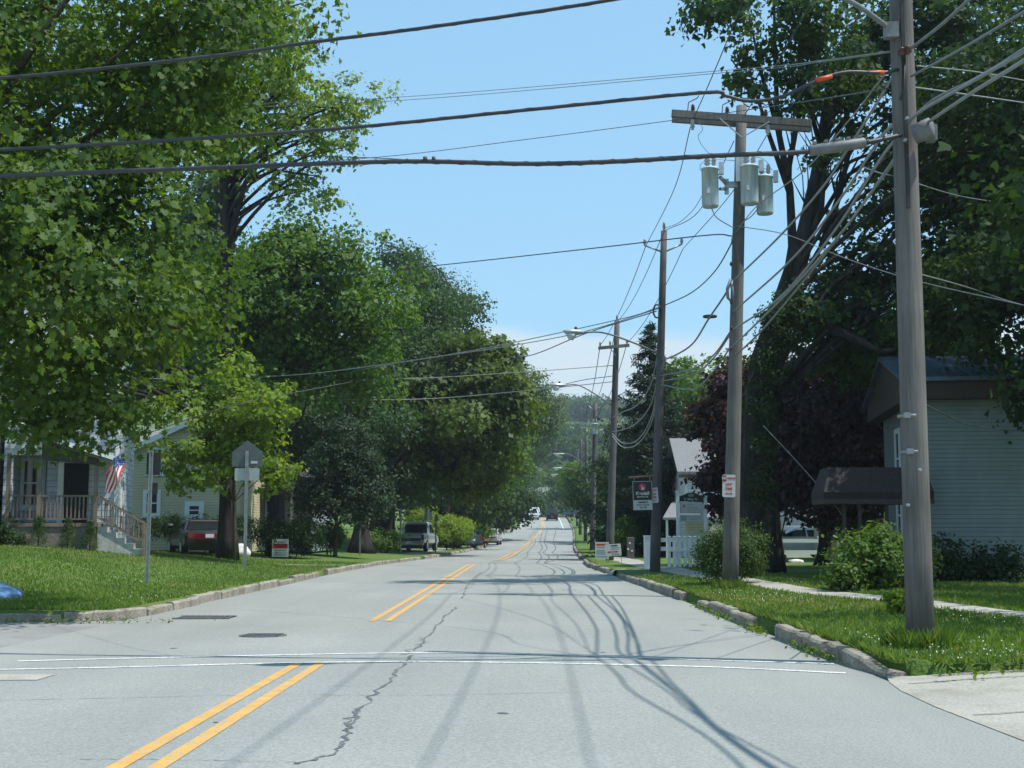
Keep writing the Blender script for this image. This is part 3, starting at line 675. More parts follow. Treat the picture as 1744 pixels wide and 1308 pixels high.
def gable_roof(name, x0, x1, y0, y1, ze, zp, m, parent, over=.35, th=.14, axis='x'):
    """ridge along axis"""
    mb = MB()
    if axis == 'x':
        ym = (y0 + y1) / 2; a, b = x0 - over, x1 + over; sl = (zp - ze) / (ym - y0); e = ze - sl * over
        sec = [(y0 - over, e), (ym, zp), (y1 + over, e), (y1 + over, e + th), (ym, zp + th), (y0 - over, e + th)]
        mb.prism([(a, y, z) for y, z in sec], (b - a, 0, 0))
    else:
        xm = (x0 + x1) / 2; a, b = y0 - over, y1 + over; sl = (zp - ze) / (xm - x0); e = ze - sl * over
        sec = [(x0 - over, e), (xm, zp), (x1 + over, e), (x1 + over, e + th), (xm, zp + th), (x0 - over, e + th)]
        mb.prism([(x, a, z) for x, z in sec], (0, b - a, 0))
    return mb.build(name, m, parent)

# blue-white house with the porch
hb = P(193, 930, 45); hb.z = gz(hb.x, 45) - .05
H = thing('porch_house', 'pale blue sided house with wooden front porch and lit side wall', 'house', hb, R(12))
w = MB(); w.box((-2.3, .9, 0), (0, 7.6, 7.2)); w.box((-3.55, 0, 3.22), (-2.303, 6, 7.2)); w.box((-3.55, 0, 0), (-3.27, 6, 3.217)); w.box((-3.267, 1.6, 0), (-2.303, 5.9, 3.217))
w.box((-9.5, -1.6, 0), (-3.72, 6.2, 7.0)); w.build('wall', M['sidA'], H)
tr = MB(); tr.box((-.1, .872, .1), (.028, .898, 7.15)); tr.box((-3.72, -1.63, .1), (-3.56, -1.603, 7)); tr.box((-2.42, -.03, 3.25), (-2.28, -.003, 7.15)); tr.build('corner_trim', M['white'], H)
gable_roof('roof', -3.6, 0, .9, 7.6, 7.2, 9.4, M['shingle'], H)
gable_roof('roof', -9.5, -3.7, -1.6, 6.2, 7.0, 9.6, M['shingle'], H, axis='y')
window(H, (-2.85, 1.6, 2.35), .82, 1.75, trim=.13)
window(H, (-1.3, .9, 4.9), .8, 1.5); window(H, (-2.95, 0, 4.9), .7, 1.4); window(H, (0, 2.6, 2.0), .8, 1.4, '+x'); window(H, (0, 3.6, 5.0), .8, 1.4, '+x')
dr = MB().box((-1.75, .86, .98), (-.95, .895, 3.0)).build('door', M['darkvoid'], H)
MB().box((-1.95, .85, .98), (-1.76, .893, 3.1)).build('door_trim', M['white'], H)
MB().box((-3.26, -1.25, .86), (-.42, 1.58, .98)).build('porch_floor', M['deck'], H)
MB().box((-3.22, -1.2, -.05), (-.46, -1.16, .855)).build('porch_skirt', M['lattice'], H)
MB().box((-.5, -1.155, -.05), (-.46, .85, .855)).build('porch_skirt', M['lattice'], H)
pr = MB(); pr.prism([(-2.28, -1.5, 3.72), (.12, -1.5, 3.0), (.12, -1.5, 3.1), (-2.28, -1.5, 3.84)], (0, 2.38, 0)); pr.build('porch_roof', M['shingle'], H)
MB().prism([(-2.28, -1.52, 3.70), (.13, -1.52, 2.98), (.13, -1.52, 3.12), (-2.28, -1.52, 3.86)], (0, -.03, 0)).build('fascia', M['white'], H)
MB().prism([(-2.2, -1.2, 3.0), (-.42, -1.2, 2.85), (-.42, -1.2, 3.05), (-2.2, -1.2, 3.62)], (0, -.05, 0)).build('porch_gable', M['brownwood'], H)
for x in (-3.2, -2.25, -.5): MB().box((x - .06, -1.22, .98), (x + .06, -1.1, 2.95 if x > -2.3 else 3.2)).build('porch_post', M['deck'], H)
rl = MB(); rl.box((-3.14, -1.19, 1.82), (-.56, -1.1, 1.88)); rl.box((-3.14, -1.17, 1.08), (-.56, -1.12, 1.13))
for i in range(20): rl.box((-3.05 + i * .127, -1.16, 1.13), (-3.0 + i * .127, -1.125, 1.82))
rl.build('railing', M['deck'], H)
st = MB()
for i in range(5): st.box((-.42 + i * .28, -1.1, -.05), (-.12 + i * .28, -.05, .86 - i * .18))
st.build('steps', M['steps'], H)
for yy in (-1.16, -.02):
    h = MB(); h.bar((-.48, yy, 1.86), (1.12, yy, .93), .07, .05); h.bar((-.42, yy, 1.16), (1.0, yy, .34), .05, .05); h.box((1.0, yy - .05, -.08), (1.1, yy + .05, .98))
    for i in range(8):
        x = -.3 + i * .17; h.box((x - .018, yy - .018, 1.08 - i * .098), (x + .018, yy + .018, 1.76 - i * .098))
    h.build('handrail', M['deck'], H)
mt = MB(); mt.box((-3.42, -.09, 1.0), (-3.28, -.004, 1.35)); mt.tube([(-3.35, -.1, 1.2), (-3.35, -.16, 1.2)], .07, 12); mt.build('electric_meter', M['darkvoid'], H)
# satellite dish
sd = thing('satellite_dish', 'grey satellite dish on the corner of the porch house', 'satellite dish', P(33, 738, 44.4))
rim = [[(math.cos(a) * r, -.10 * (1 - (r / .38) ** 2) * -1 + .02, math.sin(a) * r * 1.1) for a in [2 * math.pi * i / 20 for i in range(20)]] for r in (.02, .14, .27, .38)]
MB().loft(rim, cap=False).build('dish', M['lamp'], sd, 0)
ar = MB(); ar.tube([(-.1, .1, -.15), (-.45, .35, -.5)], .025); ar.tube([(0, 0, -.4), (.38, -.42, -.16)], .018); ar.build('arm', M['metal'], sd)
MB().box((.34, -.5, -.19), (.50, -.38, -.07)).build('receiver', M['signwhite'], sd, .02)
# flag on the porch post
fb = P(171, 812, 43.6)
fl = thing('flag', 'striped stars flag hanging from a slanted staff on the porch post', 'flag', fb)
tip = P(210, 766, 43.2) - fb
MB().tube([(0, 0, 0), tip], .018, 8).build('staff', M['metal'], fl)
tipn = tip
def flagpt(s, t):          # s along the hoist from tip down the staff, t along the fly (hanging)
    a = Vector(tipn) * (1 - .62 * s); hang = Vector((-.02 - .10 * t * s, .05 * math.sin(t * 6 + s * 5), -1)) * 1.02 * t
    return a + hang + Vector((.05 * math.sin(t * 5 + s * 9), .10 * math.sin(s * 9 + t * 3.5), 0))
fm = MB(); ns_, nt = 13, 16
vs = [flagpt(i / ns_, j / nt) for i in range(ns_ + 1) for j in range(nt + 1)]
for i in range(ns_):
    for j in range(nt):
        mi = 2 if (i < 7 and j < 7) else (0 if i % 2 == 0 else 1)
        fm.f.append((i * (nt + 1) + j, i * (nt + 1) + j + 1, (i + 1) * (nt + 1) + j + 1, (i + 1) * (nt + 1) + j)); fm.mi.append(mi); fm.sm.append(True)
fm.v = [tuple(p) for p in vs]; fm.build('cloth', [M['flagred'], M['flagwhite'], M['blue']], fl)

# yellow house
yb = P(222, 900, 58); yb.z = gz(yb.x, 58) - .1
Yh = thing('yellow_house', 'cream yellow house with front gable behind the hedge', 'house', yb, R(3))
ze, zp = P(222, 766, 58).z - yb.z, P(300, 722, 58).z - yb.z
xw = 4.6
MB().prism([(0, 0, 0), (xw, 0, 0), (xw, 0, ze), (xw / 2, 0, zp), (0, 0, ze)], (0, 8, 0)).build('wall', M['sidY'], Yh)
MB().box((-7, 3, 0), (-.003, 9, ze - .3)).build('wall', M['sidY'], Yh)
gable_roof('roof', 0, xw, 0, 8, ze, zp, M['shingle'], Yh, .22, .12, 'y')
gable_roof('roof', -7, -.3, 3, 9, ze - .3, zp + .1, M['shingle'], Yh, .3, .12, 'x')
sl = (zp - ze) / (xw / 2)
for s in (0, 1):
    x0, x1 = (-.24, xw / 2) if s == 0 else (xw + .24, xw / 2)
    MB().prism([(x0, -.24, ze - .24 * sl - .12), (x1, -.24, zp - .12), (x1, -.24, zp + .13), (x0, -.24, ze - .24 * sl + .13)], (0, -.04, 0)).build('fascia', M['white'], Yh)
k = 58 / F
def yx(u): return (u - 222) * k
def yz(v): return P(222, v, 58).z - yb.z
window(Yh, (yx(261), 0, yz(785)), 27 * k, 46 * k, rail=False); window(Yh, (yx(257), 0, yz(857)), 30 * k, 46 * k, trim=.16); window(Yh, (yx(329), 0, yz(869)), 32 * k, 30 * k, trim=.2)
# grey house behind the small trees
gb = P(425, 900, 66); gb.z = gz(gb.x, 66) - .1
Gh = thing('grey_house', 'grey house in deep shade behind the hedges and young trees', 'house', gb)
MB().box((0, 0, 0), (3.0, 7, 3.3)).build('wall', M['sidB'], Gh); gable_roof('roof', 0, 3.0, 0, 7, 3.3, 4.1, M['shingle_dk'], Gh, .3, .12, 'y')
MB().box((.1, -1.6, .1), (2.4, -.003, .75)).build('porch', M['steps'], Gh)
for x in (.3, 2.3): MB().box((x - .06, -1.5, .75), (x + .06, -1.4, 2.9)).build('porch_post', M['white'], Gh)
MB().box((.05, -1.7, 2.9), (2.5, -.003, 3.05)).build('porch_roof', M['shingle_dk'], Gh)
window(Gh, (1.2, 0, 1.9), .9, 1.3)

# house behind the near pole
rb = P(1575, 1000, 36); rb.z = gz(rb.x, 36) - .05
Rh = thing('grey_sided_house', 'pale grey clapboard house with blue metal roof behind the near pole', 'house', rb, R(-7))
zt = P(1575, 682, 36).z - rb.z
MB().box((0, 0, 0), (11, 6.9, zt)).build('wall', M['sidG'], Rh)
MB().box((-.02, -.025, 0), (.13, -.003, zt)).build('corner_trim', M['white'], Rh)
MB().box((-.42, -.5, zt + .003), (11.9, 7.4, zt + .45)).build('fascia', M['brownwood'], Rh)
mb = MB(); zp = zt + 1.5
mb.prism([(-.55, -.65, zt + .453), (-.55, 3.45, zp), (-.55, 7.6, zt + .453), (-.55, 7.6, zt + .56), (-.55, 3.45, zp + .12), (-.55, -.65, zt + .56)], (12.5, 0, 0)); rf = mb.build('roof', M['blueroof'], Rh)
mb = MB()
for i in range(42):
    x = -.5 + i * .29; mb.prism([(x, -.66, zt + .562), (x, 3.45, zp + .122), (x, 3.45, zp + .15), (x, -.66, zt + .59)], (.03, 0, 0))
mb.build('seam', M['blueroof'], rf)
MB().prism([(-.42, -.45, zt + .455), (-.42, 3.4, zp - .02), (-.42, 7.3, zt + .455)], (.1, 0, 0)).build('gable', M['brownwood'], Rh)
for yy, zz, hh in ((3.9, zt - 1.35, 1.75), (3.9, 1.75, 1.7), (1.2, zt - 1.35, 1.5)): window(Rh, (0, yy, zz), .95, hh, '-x', .14)
# entrance canopy
k = 35 / F; cz0, cz1 = P(1500, 850, 35).z, P(1500, 795, 35).z
cb = P(1405, 950, 35); cb.z = gz(cb.x, 35); x1 = P(1592, 900, 35).x - cb.x; a, b = cz0 - cb.z, cz1 - cb.z
Cn = thing('entrance_canopy', 'dark brown shingled canopy on posts beside the grey house', 'canopy', cb)
mb = MB(); mb.loft([[(0, 0, a), (x1, 0, a), (x1, 1.5, a), (0, 1.5, a)], [(0, -.05, a + .18), (x1, -.05, a + .18), (x1, 1.5, a + .18), (0, 1.5, a + .18)], [(.22, .3, b), (x1 - .12, .3, b), (x1 - .12, 1.3, b), (.22, 1.3, b)]], smooth=False); mb.build('canopy_roof', M['shingle_dk'], Cn)
MB().box((0, -.07, a - .12), (x1, 1.45, a - .003)).build('fascia', M['brownwood'], Cn)
for x in (.55, .95, 1.65): MB().box((x - .04, .1, -.05), (x + .04, .18, a - .12)).build('post', M['brownwood'], Cn)
pl = thing('wooden_pole', 'bare slanted wooden pole propped by the entrance canopy', 'pole', G(1446, 925)); q = P(1470, 868, 38) - Vector(pl.location)
MB().tube([(0, 0, -.1), q], .03, 8).build('shaft', M['deck'], pl)
# tan building, white house, white shop
tb = P(1440, 930, 55); tb.z = gz(tb.x, 55)
Tn = thing('tan_building', 'low tan rendered building behind the entrance canopy', 'building', tb)
MB().box((0, 0, -.1), (7, 6, 3.2)).build('wall', M['tanwall'], Tn); MB().box((-.2, -.2, 3.203), (7.2, 6.2, 3.42)).build('roof', M['shingle_dk'], Tn); window(Tn, (4, 0, 1.7), 1, 1.1)
wb = P(1160, 930, 64); wb.z = gz(wb.x, 64)
Wh = thing('white_house', 'white house with grey gable roof behind the street sign board', 'house', wb)
ze, zp = P(1160, 803, 64).z - wb.z, P(1160, 750, 67).z - wb.z
MB().box((.25, 0, -.1), (9, 6.4, ze)).build('wall', M['sidW'], Wh)
MB().prism([(.255, 0, ze), (.255, 3.2, zp - .1), (.255, 6.4, ze)], (.1, 0, 0)).build('gable', M['sidW'], Wh)
gable_roof('roof', .1, 9, 0, 6.4, ze, zp, M['shingle'], Wh, .25, .12, 'x')
MB().box((.2, -.02, 0), (.34, -.003, ze - .05)).build('corner_trim', M['white'], Wh); MB().box((-.1, -.29, ze - .3), (9.2, -.255, ze - .14)).build('gutter', M['brownwood'], Wh)
window(Wh, (2.6, 0, 1.7), .9, 1.5); window(Wh, (1.4, 0, ze - 1), .7, 1.0)
MB().prism([(-1.0, -1.6, 1.75), (2.5, -1.6, 1.75), (1.9, -.003, 2.5), (-.4, -.003, 2.5)], (0, 0, .1)).build('porch_roof', M['shingle'], Wh)
for x in (-.8, 2.2): MB().box((x - .05, -1.5, -.1), (x + .05, -1.4, 1.74)).build('porch_post', M['white'], Wh)
sb_ = P(1285, 935, 78); sb_.z = gz(sb_.x, 78)
Sp = thing('white_shop', 'white shop building with signs seen under the dark maples', 'building', sb_)
MB().box((0, 0, -.1), (9, 7, 4.4)).build('wall', M['sidW'], Sp); MB().box((-.3, -.3, 4.403), (9.3, 7.3, 4.6)).build('roof', M['shingle'], Sp)
window(Sp, (.55, 0, P(0, 892, 78).z - sb_.z), .55, 1.05, frame='brownwood')
s1 = MB().box((1.45, -.05, 1.05), (2.15, -.004, 1.35)).build('shop_sign', M['red'], Sp); MB().box((1.6, -.056, 1.14), (2.0, -.052, 1.2)).build('bar', M['signwhite'], s1)
s2 = MB().box((1.9, -.05, .35), (3.3, -.004, .85)).build('shop_sign', M['navy'], Sp); MB().box((2.1, -.056, .52), (3.1, -.052, .64)).build('bar', M['signwhite'], s2)
# far house on the rise
fb_ = P(925, 860, 300); fb_.z = gz(fb_.x, 300)
Fh = thing('distant_house', 'distant dark house with steep gable where the street bends', 'house', fb_)
zp, ze = P(0, 826, 300).z - fb_.z, P(0, 850, 300).z - fb_.z
MB().prism([(0, 0, -1), (5.5, 0, -1), (5.5, 0, ze), (2.75, 0, zp), (0, 0, ze)], (0, 8, 0)).build('wall', M['sidB'], Fh); MB().box((-5, 2, -1), (9, 8, ze)).build('wall', M['sidB'], Fh)
gable_roof('roof', 0, 5.5, 0, 8, ze, zp, M['shingle'], Fh, .4, .2, 'y'); gable_roof('roof', -5, 9, 2, 8, ze, zp - .6, M['shingle'], Fh, .4, .2, 'x')
window(Fh, (2.75, 0, 2.2), 1.2, 1.6)
bk = thing('shed', 'small grey shed behind the verge bushes beside the poles', 'shed', G(1026, 905) + Vector((.2, 0, 0)))
MB().box((0, 0, -.2), (4, 4, 2.2)).build('wall', M['sidG'], bk); gable_roof('roof', 0, 4, 0, 4, 2.2, 3.3, M['shingle'], bk)

# ------------------------------------------------------------------ utility poles
def pole_parts(root, top, r0, r1, m='pole'):
    b = Vector(root.location); t = Vector(top) - b; n = 10; pts = [t * (i / n) for i in range(n + 1)]; pts[0] = Vector((0, 0, -.3))
    mb = MB(); mb.tube(pts, [r0 + (r1 - r0) * i / n for i in range(n + 1)], 16)
    return mb.build('shaft', M[m], root)
def insulator(parent, p, h=.16, r=.05, m='porcelain', name='insulator'):
    p = Vector(p); mb = MB(); z = [0, .2, .25, .45, .5, .7, .75, 1]; rr = [.5, .5, 1, .6, 1, .55, .8, .35]
    mb.tube([p + Vector((0, 0, a * h)) for a in z], [r * q for q in rr], 10); return mb.build(name, M[m], parent)
def transformer(root, p, r, h):
    """tank hung at p (centre bottom)"""
    p = Vector(p); mb = MB()
    mb.tube([p + Vector((0, 0, z * h)) for z in (0, .02, .05, .93, .931, .965, .966, .99, 1.03)], [r * .9, r * .96, r, r, r * 1.07, r * 1.07, r, r * .9, r * .3], 20, smooth=False)
    t = mb.build('transformer', M['xfmr'], root)
    t.data.polygons.foreach_set('use_smooth', [len(f.vertices) == 4 for f in t.data.polygons])
    insulator(t, p + Vector((-.3 * r, 0, h)), .30, .075, name='bushing'); insulator(t, p + Vector((.45 * r, -.2 * r, h)), .26, .06, name='bushing')
    a = MB(); a.box((p.x + r + .02, p.y - .05, p.z + h * .82), (p.x + r + .12, p.y + .05, p.z + h * 1.12)); a.build('arrester', M['porcelain'], t)
    q = MB(); q.box((p.x - .1, p.y - r - .03, p.z + h * .3), (p.x - .04, p.y - r + .02, p.z + h * .42)); q.build('label_plate', M['signwhite'], t)
    return t
def lamp(root, a, pts, ln=.75):
    """arm through points (relative), luminaire at the last point, pointing along -x"""
    arm = MB(); arm.tube(spline(pts, 5), .03, 8); o = arm.build('lamp_arm', M['wire_grey'], root)
    e = Vector(pts[-1]); d = (e - Vector(pts[-2])).normalized(); d.z = max(-.05, min(.1, d.z)); d.normalize(); y = d.cross(Vector((0, 0, 1))).normalized(); z = y.cross(d)
    secs = []
    for t, w_, h0, h1 in ((-.08, .05, -.04, .05), (.1, .10, -.07, .07), (.3, .15, -.10, .09), (.6, .17, -.10, .09), (.85, .14, -.07, .08), (1, .05, 0, .05)):
        c = e + d * t * ln; secs.append([c + y * w_ * math.cos(q) + z * ((h1 if math.sin(q) > 0 else -h0) * math.sin(q)) for q in [2 * math.pi * i / 12 for i in range(12)]])
    hd = MB(); hd.loft(secs); h = hd.build('lamp_head', M['lamp'], o)
    secs = []
    for t, w_, hh in ((.32, .06, .03), (.5, .14, .2), (.7, .14, .2), (.86, .06, .03)):
        c = e + d * t * ln - z * .06; secs.append([c + y * w_ * math.cos(q) + z * (hh * min(0, math.sin(q))) for q in [2 * math.pi * i / 12 for i in range(12)]])
    g = MB(); g.loft(secs); g.build('lens', M['lamp_glass'], h)
    pc = MB(); c = e + d * ln * .35 + z * .08; pc.tube([c, c + Vector((0, 0, .09))], .045, 8); pc.build('photocell', M['blackplastic'], h)
    return o
poles = [  # base px, Y, top px, radii, label
    ((1568, 1100), 15.1, (1521, -420), .155, .12, 'thick weathered utility pole on the corner grass with grey splice drums', 'pole'),
    ((1243, 1000), 30.3, (1263, 181), .185, .12, 'utility pole carrying three grey transformers and a long crossarm', 'pole'),
    ((1115, 972), 43, (1131, 393), .17, .10, 'utility pole with small side arms holding the hanging motor oil sign', 'pole_dark'),
    ((1038, 955), 61, (1051, 547), .19, .12, 'utility pole with short crossarm beside the red arrow yard sign', 'pole_dark'),
    ((1009, 942), 95, (1014, 686), .20, .13, 'utility pole with a single hooded transformer down the street', 'pole_dark'),
    ((997, 925), 138, (999, 742), .19, .13, 'bare dark utility pole just past the single transformer pole', 'pole_dark'),
    ((988, 912), 154, (990, 747), .18, .12, 'second utility pole past the single transformer pole', 'pole_dark'),
    ((983, 903), 188, (984, 770), .18, .12, 'third utility pole past the single transformer pole near the street crest', 'pole_dark'),
]
PO = []
for (bu, bv), Y, (tu, tv), r0, r1, lab, m in poles:
    b = P(bu, bv, Y); b.z = gz(b.x, Y); t = P(tu, tv, Y)
    o = thing('utility_pole', lab, 'utility pole', b, 0, 'utility poles along the kerb'); pole_parts(o, t, r0, r1, m); PO.append((o, b, t))
def rel(i, u, v, Y=None): return P(u, v, Y or poles[i][1]) - PO[i][1]
# near pole
o, b, t = PO[0]
for v in (704, 708): pass
for v, nm in ((770, 'band'), (709, 'band')):
    c = rel(0, 1556 if v > 740 else 1551, v); m_ = MB(); m_.tube([c - Vector((0, 0, .015)), c + Vector((0, 0, .015))], .148, 16); m_.box((c.x - .12, c.y - .18, c.z - .03), (c.x - .05, c.y - .13, c.z + .03)); m_.build(nm, M['wire_pale'], o)
for cu, cv, r_, l_ in ((1561, 222, .12, .36),):
    c = rel(0, cu, cv, 14.85); m_ = MB(); m_.tube([c + Vector((-.03, 0, -.05)), c + Vector((.14, -.1, 0)), c + Vector((.16, -.11, 0))], [r_ * .9, r_, r_ * .5], 14); m_.box((c.x + .13, c.y - .05, c.z - .12), (c.x + .22, c.y + .1, c.z + .06)); m_.build('splice_drum', M['splice'], o)
for cu, cv in ((1536, 95), (1546, 92)):
    insulator(o, rel(0, cu, cv, 14.9), .1, .05, 'brown_ins')
c = rel(0, 1541, 100, 14.93); MB().tube([c, c + Vector((-.02, 0, -.35)), c + Vector((-.07, 0, -.48))], .012, 6).build('guy_strap', M['black'], o)
MB().box((-.04, -.16, 4.9), (.0, -.135, 8.6)).build('ground_moulding', M['black'], o)
a0 = rel(0, 1515, 48, 15.0); m_ = MB(); m_.box((a0.x - .06, a0.y - .06, a0.z - .12), (a0.x + .09, a0.y + .06, a0.z + .06)); m_.build('bracket', M['splice'], o)
lamp(o, 0, [a0, rel(0, 1440, -2, 14.6), rel(0, 1300, -60, 14.2), rel(0, 1180, -85, 14.0)])
for (u, v) in ((1543, 203), (1540, 240), (1545, 860), (1565, 800)):
    c = rel(0, u, v, 14.9); MB().tube([c, c + Vector((0, -.06, 0))], .018, 6).build('bolt', M['metal'], o)
# transformer pole
o, b, t = PO[1]
a0, a1 = rel(1, 1143, 196, 30.1), rel(1, 1386, 213, 30.1)
ca = MB(); ca.bar(a0 + Vector((0, -.12, 0)), a1 + Vector((-.08, -.12, 0)), .11, .16); ca.bar(a0 + Vector((.06, .34, .02)), a1 + Vector((0, .34, .02)), .11, .16); xa = ca.build('crossarm', M['pole'], o)
br = MB(); tc_ = rel(1, 1262, 237, 30.1)
for f in (.33, .68): br.bar(a0.lerp(a1, f) + Vector((0, -.18, -.05)), tc_ + Vector((0, -.14, 0)), .035, .02)
br.build('brace', M['metal'], xa)
for f, hh in ((.15, .3), (.39, .28), (.66, .3)):
    c = a0.lerp(a1, f) + Vector((0, -.1, .08)); insulator(xa, c, .18, .055, 'brown_ins'); z = MB(); z.tube([c + Vector((-.12, 0, .02)), c + Vector((-.1, 0, .22)), c + Vector((.1, 0, .32)), c + Vector((.16, 0, .42))], .012, 5); z.build('cutout', M['brown_ins'], xa)
for f in (.145, .67):
    c = a0.lerp(a1, f) + Vector((0, -.12, -.35)); insulator(xa, c, .26, .06)
for (u0, v0, v1, r_, Y) in ((1210, 353, 282, .19, 30.0), (1277, 348, 278, .2, 29.7), (1303, 365, 296, .19, 30.2)):
    c = rel(1, u0, v0, Y); transformer(o, c, r_, (v0 - v1) * Y / F)
m_ = MB(); p0 = rel(1, 1256, 305, 30.2)
for dz in (0, -.28): m_.bar(rel(1, 1226, 301, 30.05) + Vector((0, 0, dz)), p0 + Vector((-.25, 0, -.12 + dz * .4)), .07, .06)
m_.bar(p0 + Vector((-.25, 0, .0)), p0 + Vector((-.25, 0, -.35)), .09, .07); m_.box((p0.x - .25, p0.y - .03, p0.z - .2), (p0.x, p0.y + .03, p0.z - .06))
m_.bar(p0, rel(1, 1303, 320, 30.2), .07, .06); m_.build('transformer_mount', M['metal'], o)
m_ = MB(); m_.box((p0.x - .06, p0.y - .2, p0.z - .1), (p0.x + .14, p0.y - .13, p0.z + .5)); m_.build('fuse_box', M['xfmr'], o)
c = rel(1, 1241, 495, 30.0); m_ = MB(); m_.tube([c + Vector((.02, -.2, .22)), c + Vector((-.06, -.2, 0)), c + Vector((-.05, -.2, -.2)), c + Vector((.02, -.2, -.3)), c + Vector((.06, -.2, -.1)), c + Vector((.03, -.2, .2))], .035, 6); m_.build('cable_coil', M['wire_grey'], o)
for v in (455, 520, 565, 600): insulator(o, rel(1, 1244, v, 30.05) + Vector((0, -.12, 0)), .1, .04, 'brown_ins')
# the sign pole
o, b, t = PO[2]
c = rel(2, 1131, 410)
for du, dv in ((-32, 10), (31, 12)):
    m_ = MB(); e = rel(2, 1130 + du, 428 - dv); m_.tube([rel(2, 1130, 430), e], .03, 6); x = m_.build('side_arm', M['metal'], o); insulator(x, e, .22, .06)
insulator(o, t - b, .3, .06)
m_ = MB(); c = rel(2, 1119, 530, 42.8); m_.tube([c + Vector((math.cos(a) * .12, 0, math.sin(a) * .22)) for a in [i * .7 for i in range(8)]], .03, 6); m_.build('cable_coil', M['wire'], o)
lamp(o, 1, [rel(2, 1124, 604), rel(2, 1090, 588, 42.6), rel(2, 1030, 567, 42.2), rel(2, 992, 566, 42.0)], .62)
# small crossarm pole
o, b, t = PO[3]
a0, a1 = rel(3, 1019, 593, 60.8), rel(3, 1072, 588, 60.8); ca = MB(); ca.bar(a0, a1, .12, .14); xa = ca.build('crossarm', M['pole'], o)
br = MB(); br.bar(a0.lerp(a1, .35), rel(3, 1049, 606, 60.8), .04, .03); br.build('brace', M['metal'], xa)
for f in (.06, .38, .92): insulator(xa, a0.lerp(a1, f) + Vector((0, 0, .07)), .22, .06)
insulator(o, t - b, .3, .06)
lamp(o, 1, [rel(3, 1041, 690), rel(3, 1015, 672, 60.6), rel(3, 985, 656, 60.4), rel(3, 962, 656, 60.2)], .72)
# transformer pole down the street
o, b, t = PO[4]
transformer(o, rel(4, 1013, 739, 94.6), .24, 18 * 95 / F)
for du in (-13, 12):
    m_ = MB(); e = rel(4, 1014 + du, 690); m_.tube([rel(4, 1014, 702), e], .035, 6); x = m_.build('side_arm', M['metal'], o); insulator(x, e, .25, .07)
lamp(PO[5][0], 1, [rel(5, 999, 800), rel(5, 985, 783), rel(5, 968, 773), rel(5, 960, 773)], 1.1)
lamp(PO[6][0], 1, [rel(6, 989, 806), rel(6, 975, 799), rel(6, 962, 797), rel(6, 956, 797)], 1.0)
lamp(PO[7][0], 1, [rel(7, 983, 812), rel(7, 960, 802), rel(7, 925, 806), rel(7, 911, 833)][:2] + [rel(7, 950, 808)], 1.0)

# ------------------------------------------------------------------ signs, posts, fences
def plate(w, h, t=.012, r=.03):
    pts = []
    for cx, cz, a0 in ((w / 2 - r, -h / 2 + r, -90), (w / 2 - r, h / 2 - r, 0), (-w / 2 + r, h / 2 - r, 90), (-w / 2 + r, -h / 2 + r, 180)):
        pts += [(cx + r * math.cos(R(a0 + 30 * i)), 0, cz + r * math.sin(R(a0 + 30 * i))) for i in range(4)]
    return MB().prism(pts, (0, t, 0))
def shift(mb, d):
    mb.v = [tuple(Vector(p) + Vector(d)) for p in mb.v]; return mb
def arrow(w, h, both=True):
    s = h * 1.1; k = h * .22
    pts = [(-w / 2, 0, 0), (-w / 2 + s, 0, h / 2), (-w / 2 + s, 0, k), (w / 2 - s, 0, k), (w / 2 - s, 0, h / 2), (w / 2, 0, 0), (w / 2 - s, 0, -h / 2), (w / 2 - s, 0, -k), (-w / 2 + s, 0, -k), (-w / 2 + s, 0, -h / 2)]
    return MB().prism(pts, (0, .002, 0))
def noparking(label, c, w, h, tilt=0, rz=0):
    s = thing('parking_sign', label, 'sign', c, rz, 'no parking signs on the poles'); s.rotation_euler[1] = tilt
    plate(w, h).build('panel', M['signwhite'], s)
    shift(plate(w * .27, h * .28, .002, .005), (-w * .335, -.004, h * .33)).build('red_block', M['red'], s)
    text('NO', h * .15, M['signwhite'], s, (-w * .335, -.007, h * .33), bold=.003)
    text('PARKING', h * .115, M['red'], s, (w * .14, -.004, h * .34), bold=.002, sx=.9)
    text('ANY', h * .15, M['red'], s, (0, -.004, h * .07), bold=.002); text('TIME', h * .15, M['red'], s, (0, -.004, -h * .13), bold=.002)
    shift(arrow(w * .62, h * .085), (0, -.004, -h * .34)).build('arrow', M['red'], s); return s
k = 30 / F
noparking('no parking sign screwed to the transformer pole above the hedge', P(1241.5, 827.5, 29.95), 22 * k, 38 * k, R(1.5))
k = 42.6 / F
noparking('no parking sign on the pole next to the hanging motor oil sign', P(1114.5, 843.5, 42.6), 13.5 * k, 25.5 * k, R(-4), R(-28))
# motor oil sign
Y = 42.5; k = Y / F
mo = thing('hanging_sign', 'black and white motor oil sign hanging from a rusty bar on a pole', 'sign', P(1094.5, 844, Y)); mo.rotation_euler[1] = R(-1.2)
w_, h_ = 33 * k, 49 * k
MB().box((-w_ / 2, 0, -h_ / 2), (w_ / 2, .05, h_ / 2)).build('frame', M['metal'], mo)
MB().box((-w_ / 2 + .02, -.012, -h_ * .155), (w_ / 2 - .02, -.003, h_ / 2 - .02)).build('black_panel', M['black'], mo)
MB().box((-w_ / 2 + .02, -.012, -h_ / 2 + .01), (w_ / 2 - .02, -.003, -h_ * .16)).build('white_panel', M['signwhite'], mo)
MB().tube([(0, -.013, h_ * .29), (0, -.018, h_ * .29)], h_ * .125, 28, smooth=False).build('red_disc', M['red'], mo)
hd = MB()
for x0, x1 in ((-.05, -.07), (-.012, -.015)): hd.bar((x0 * .5, -.021, h_ * .27), (x1 * 1.25, -.021, h_ * .37), .022, .004)
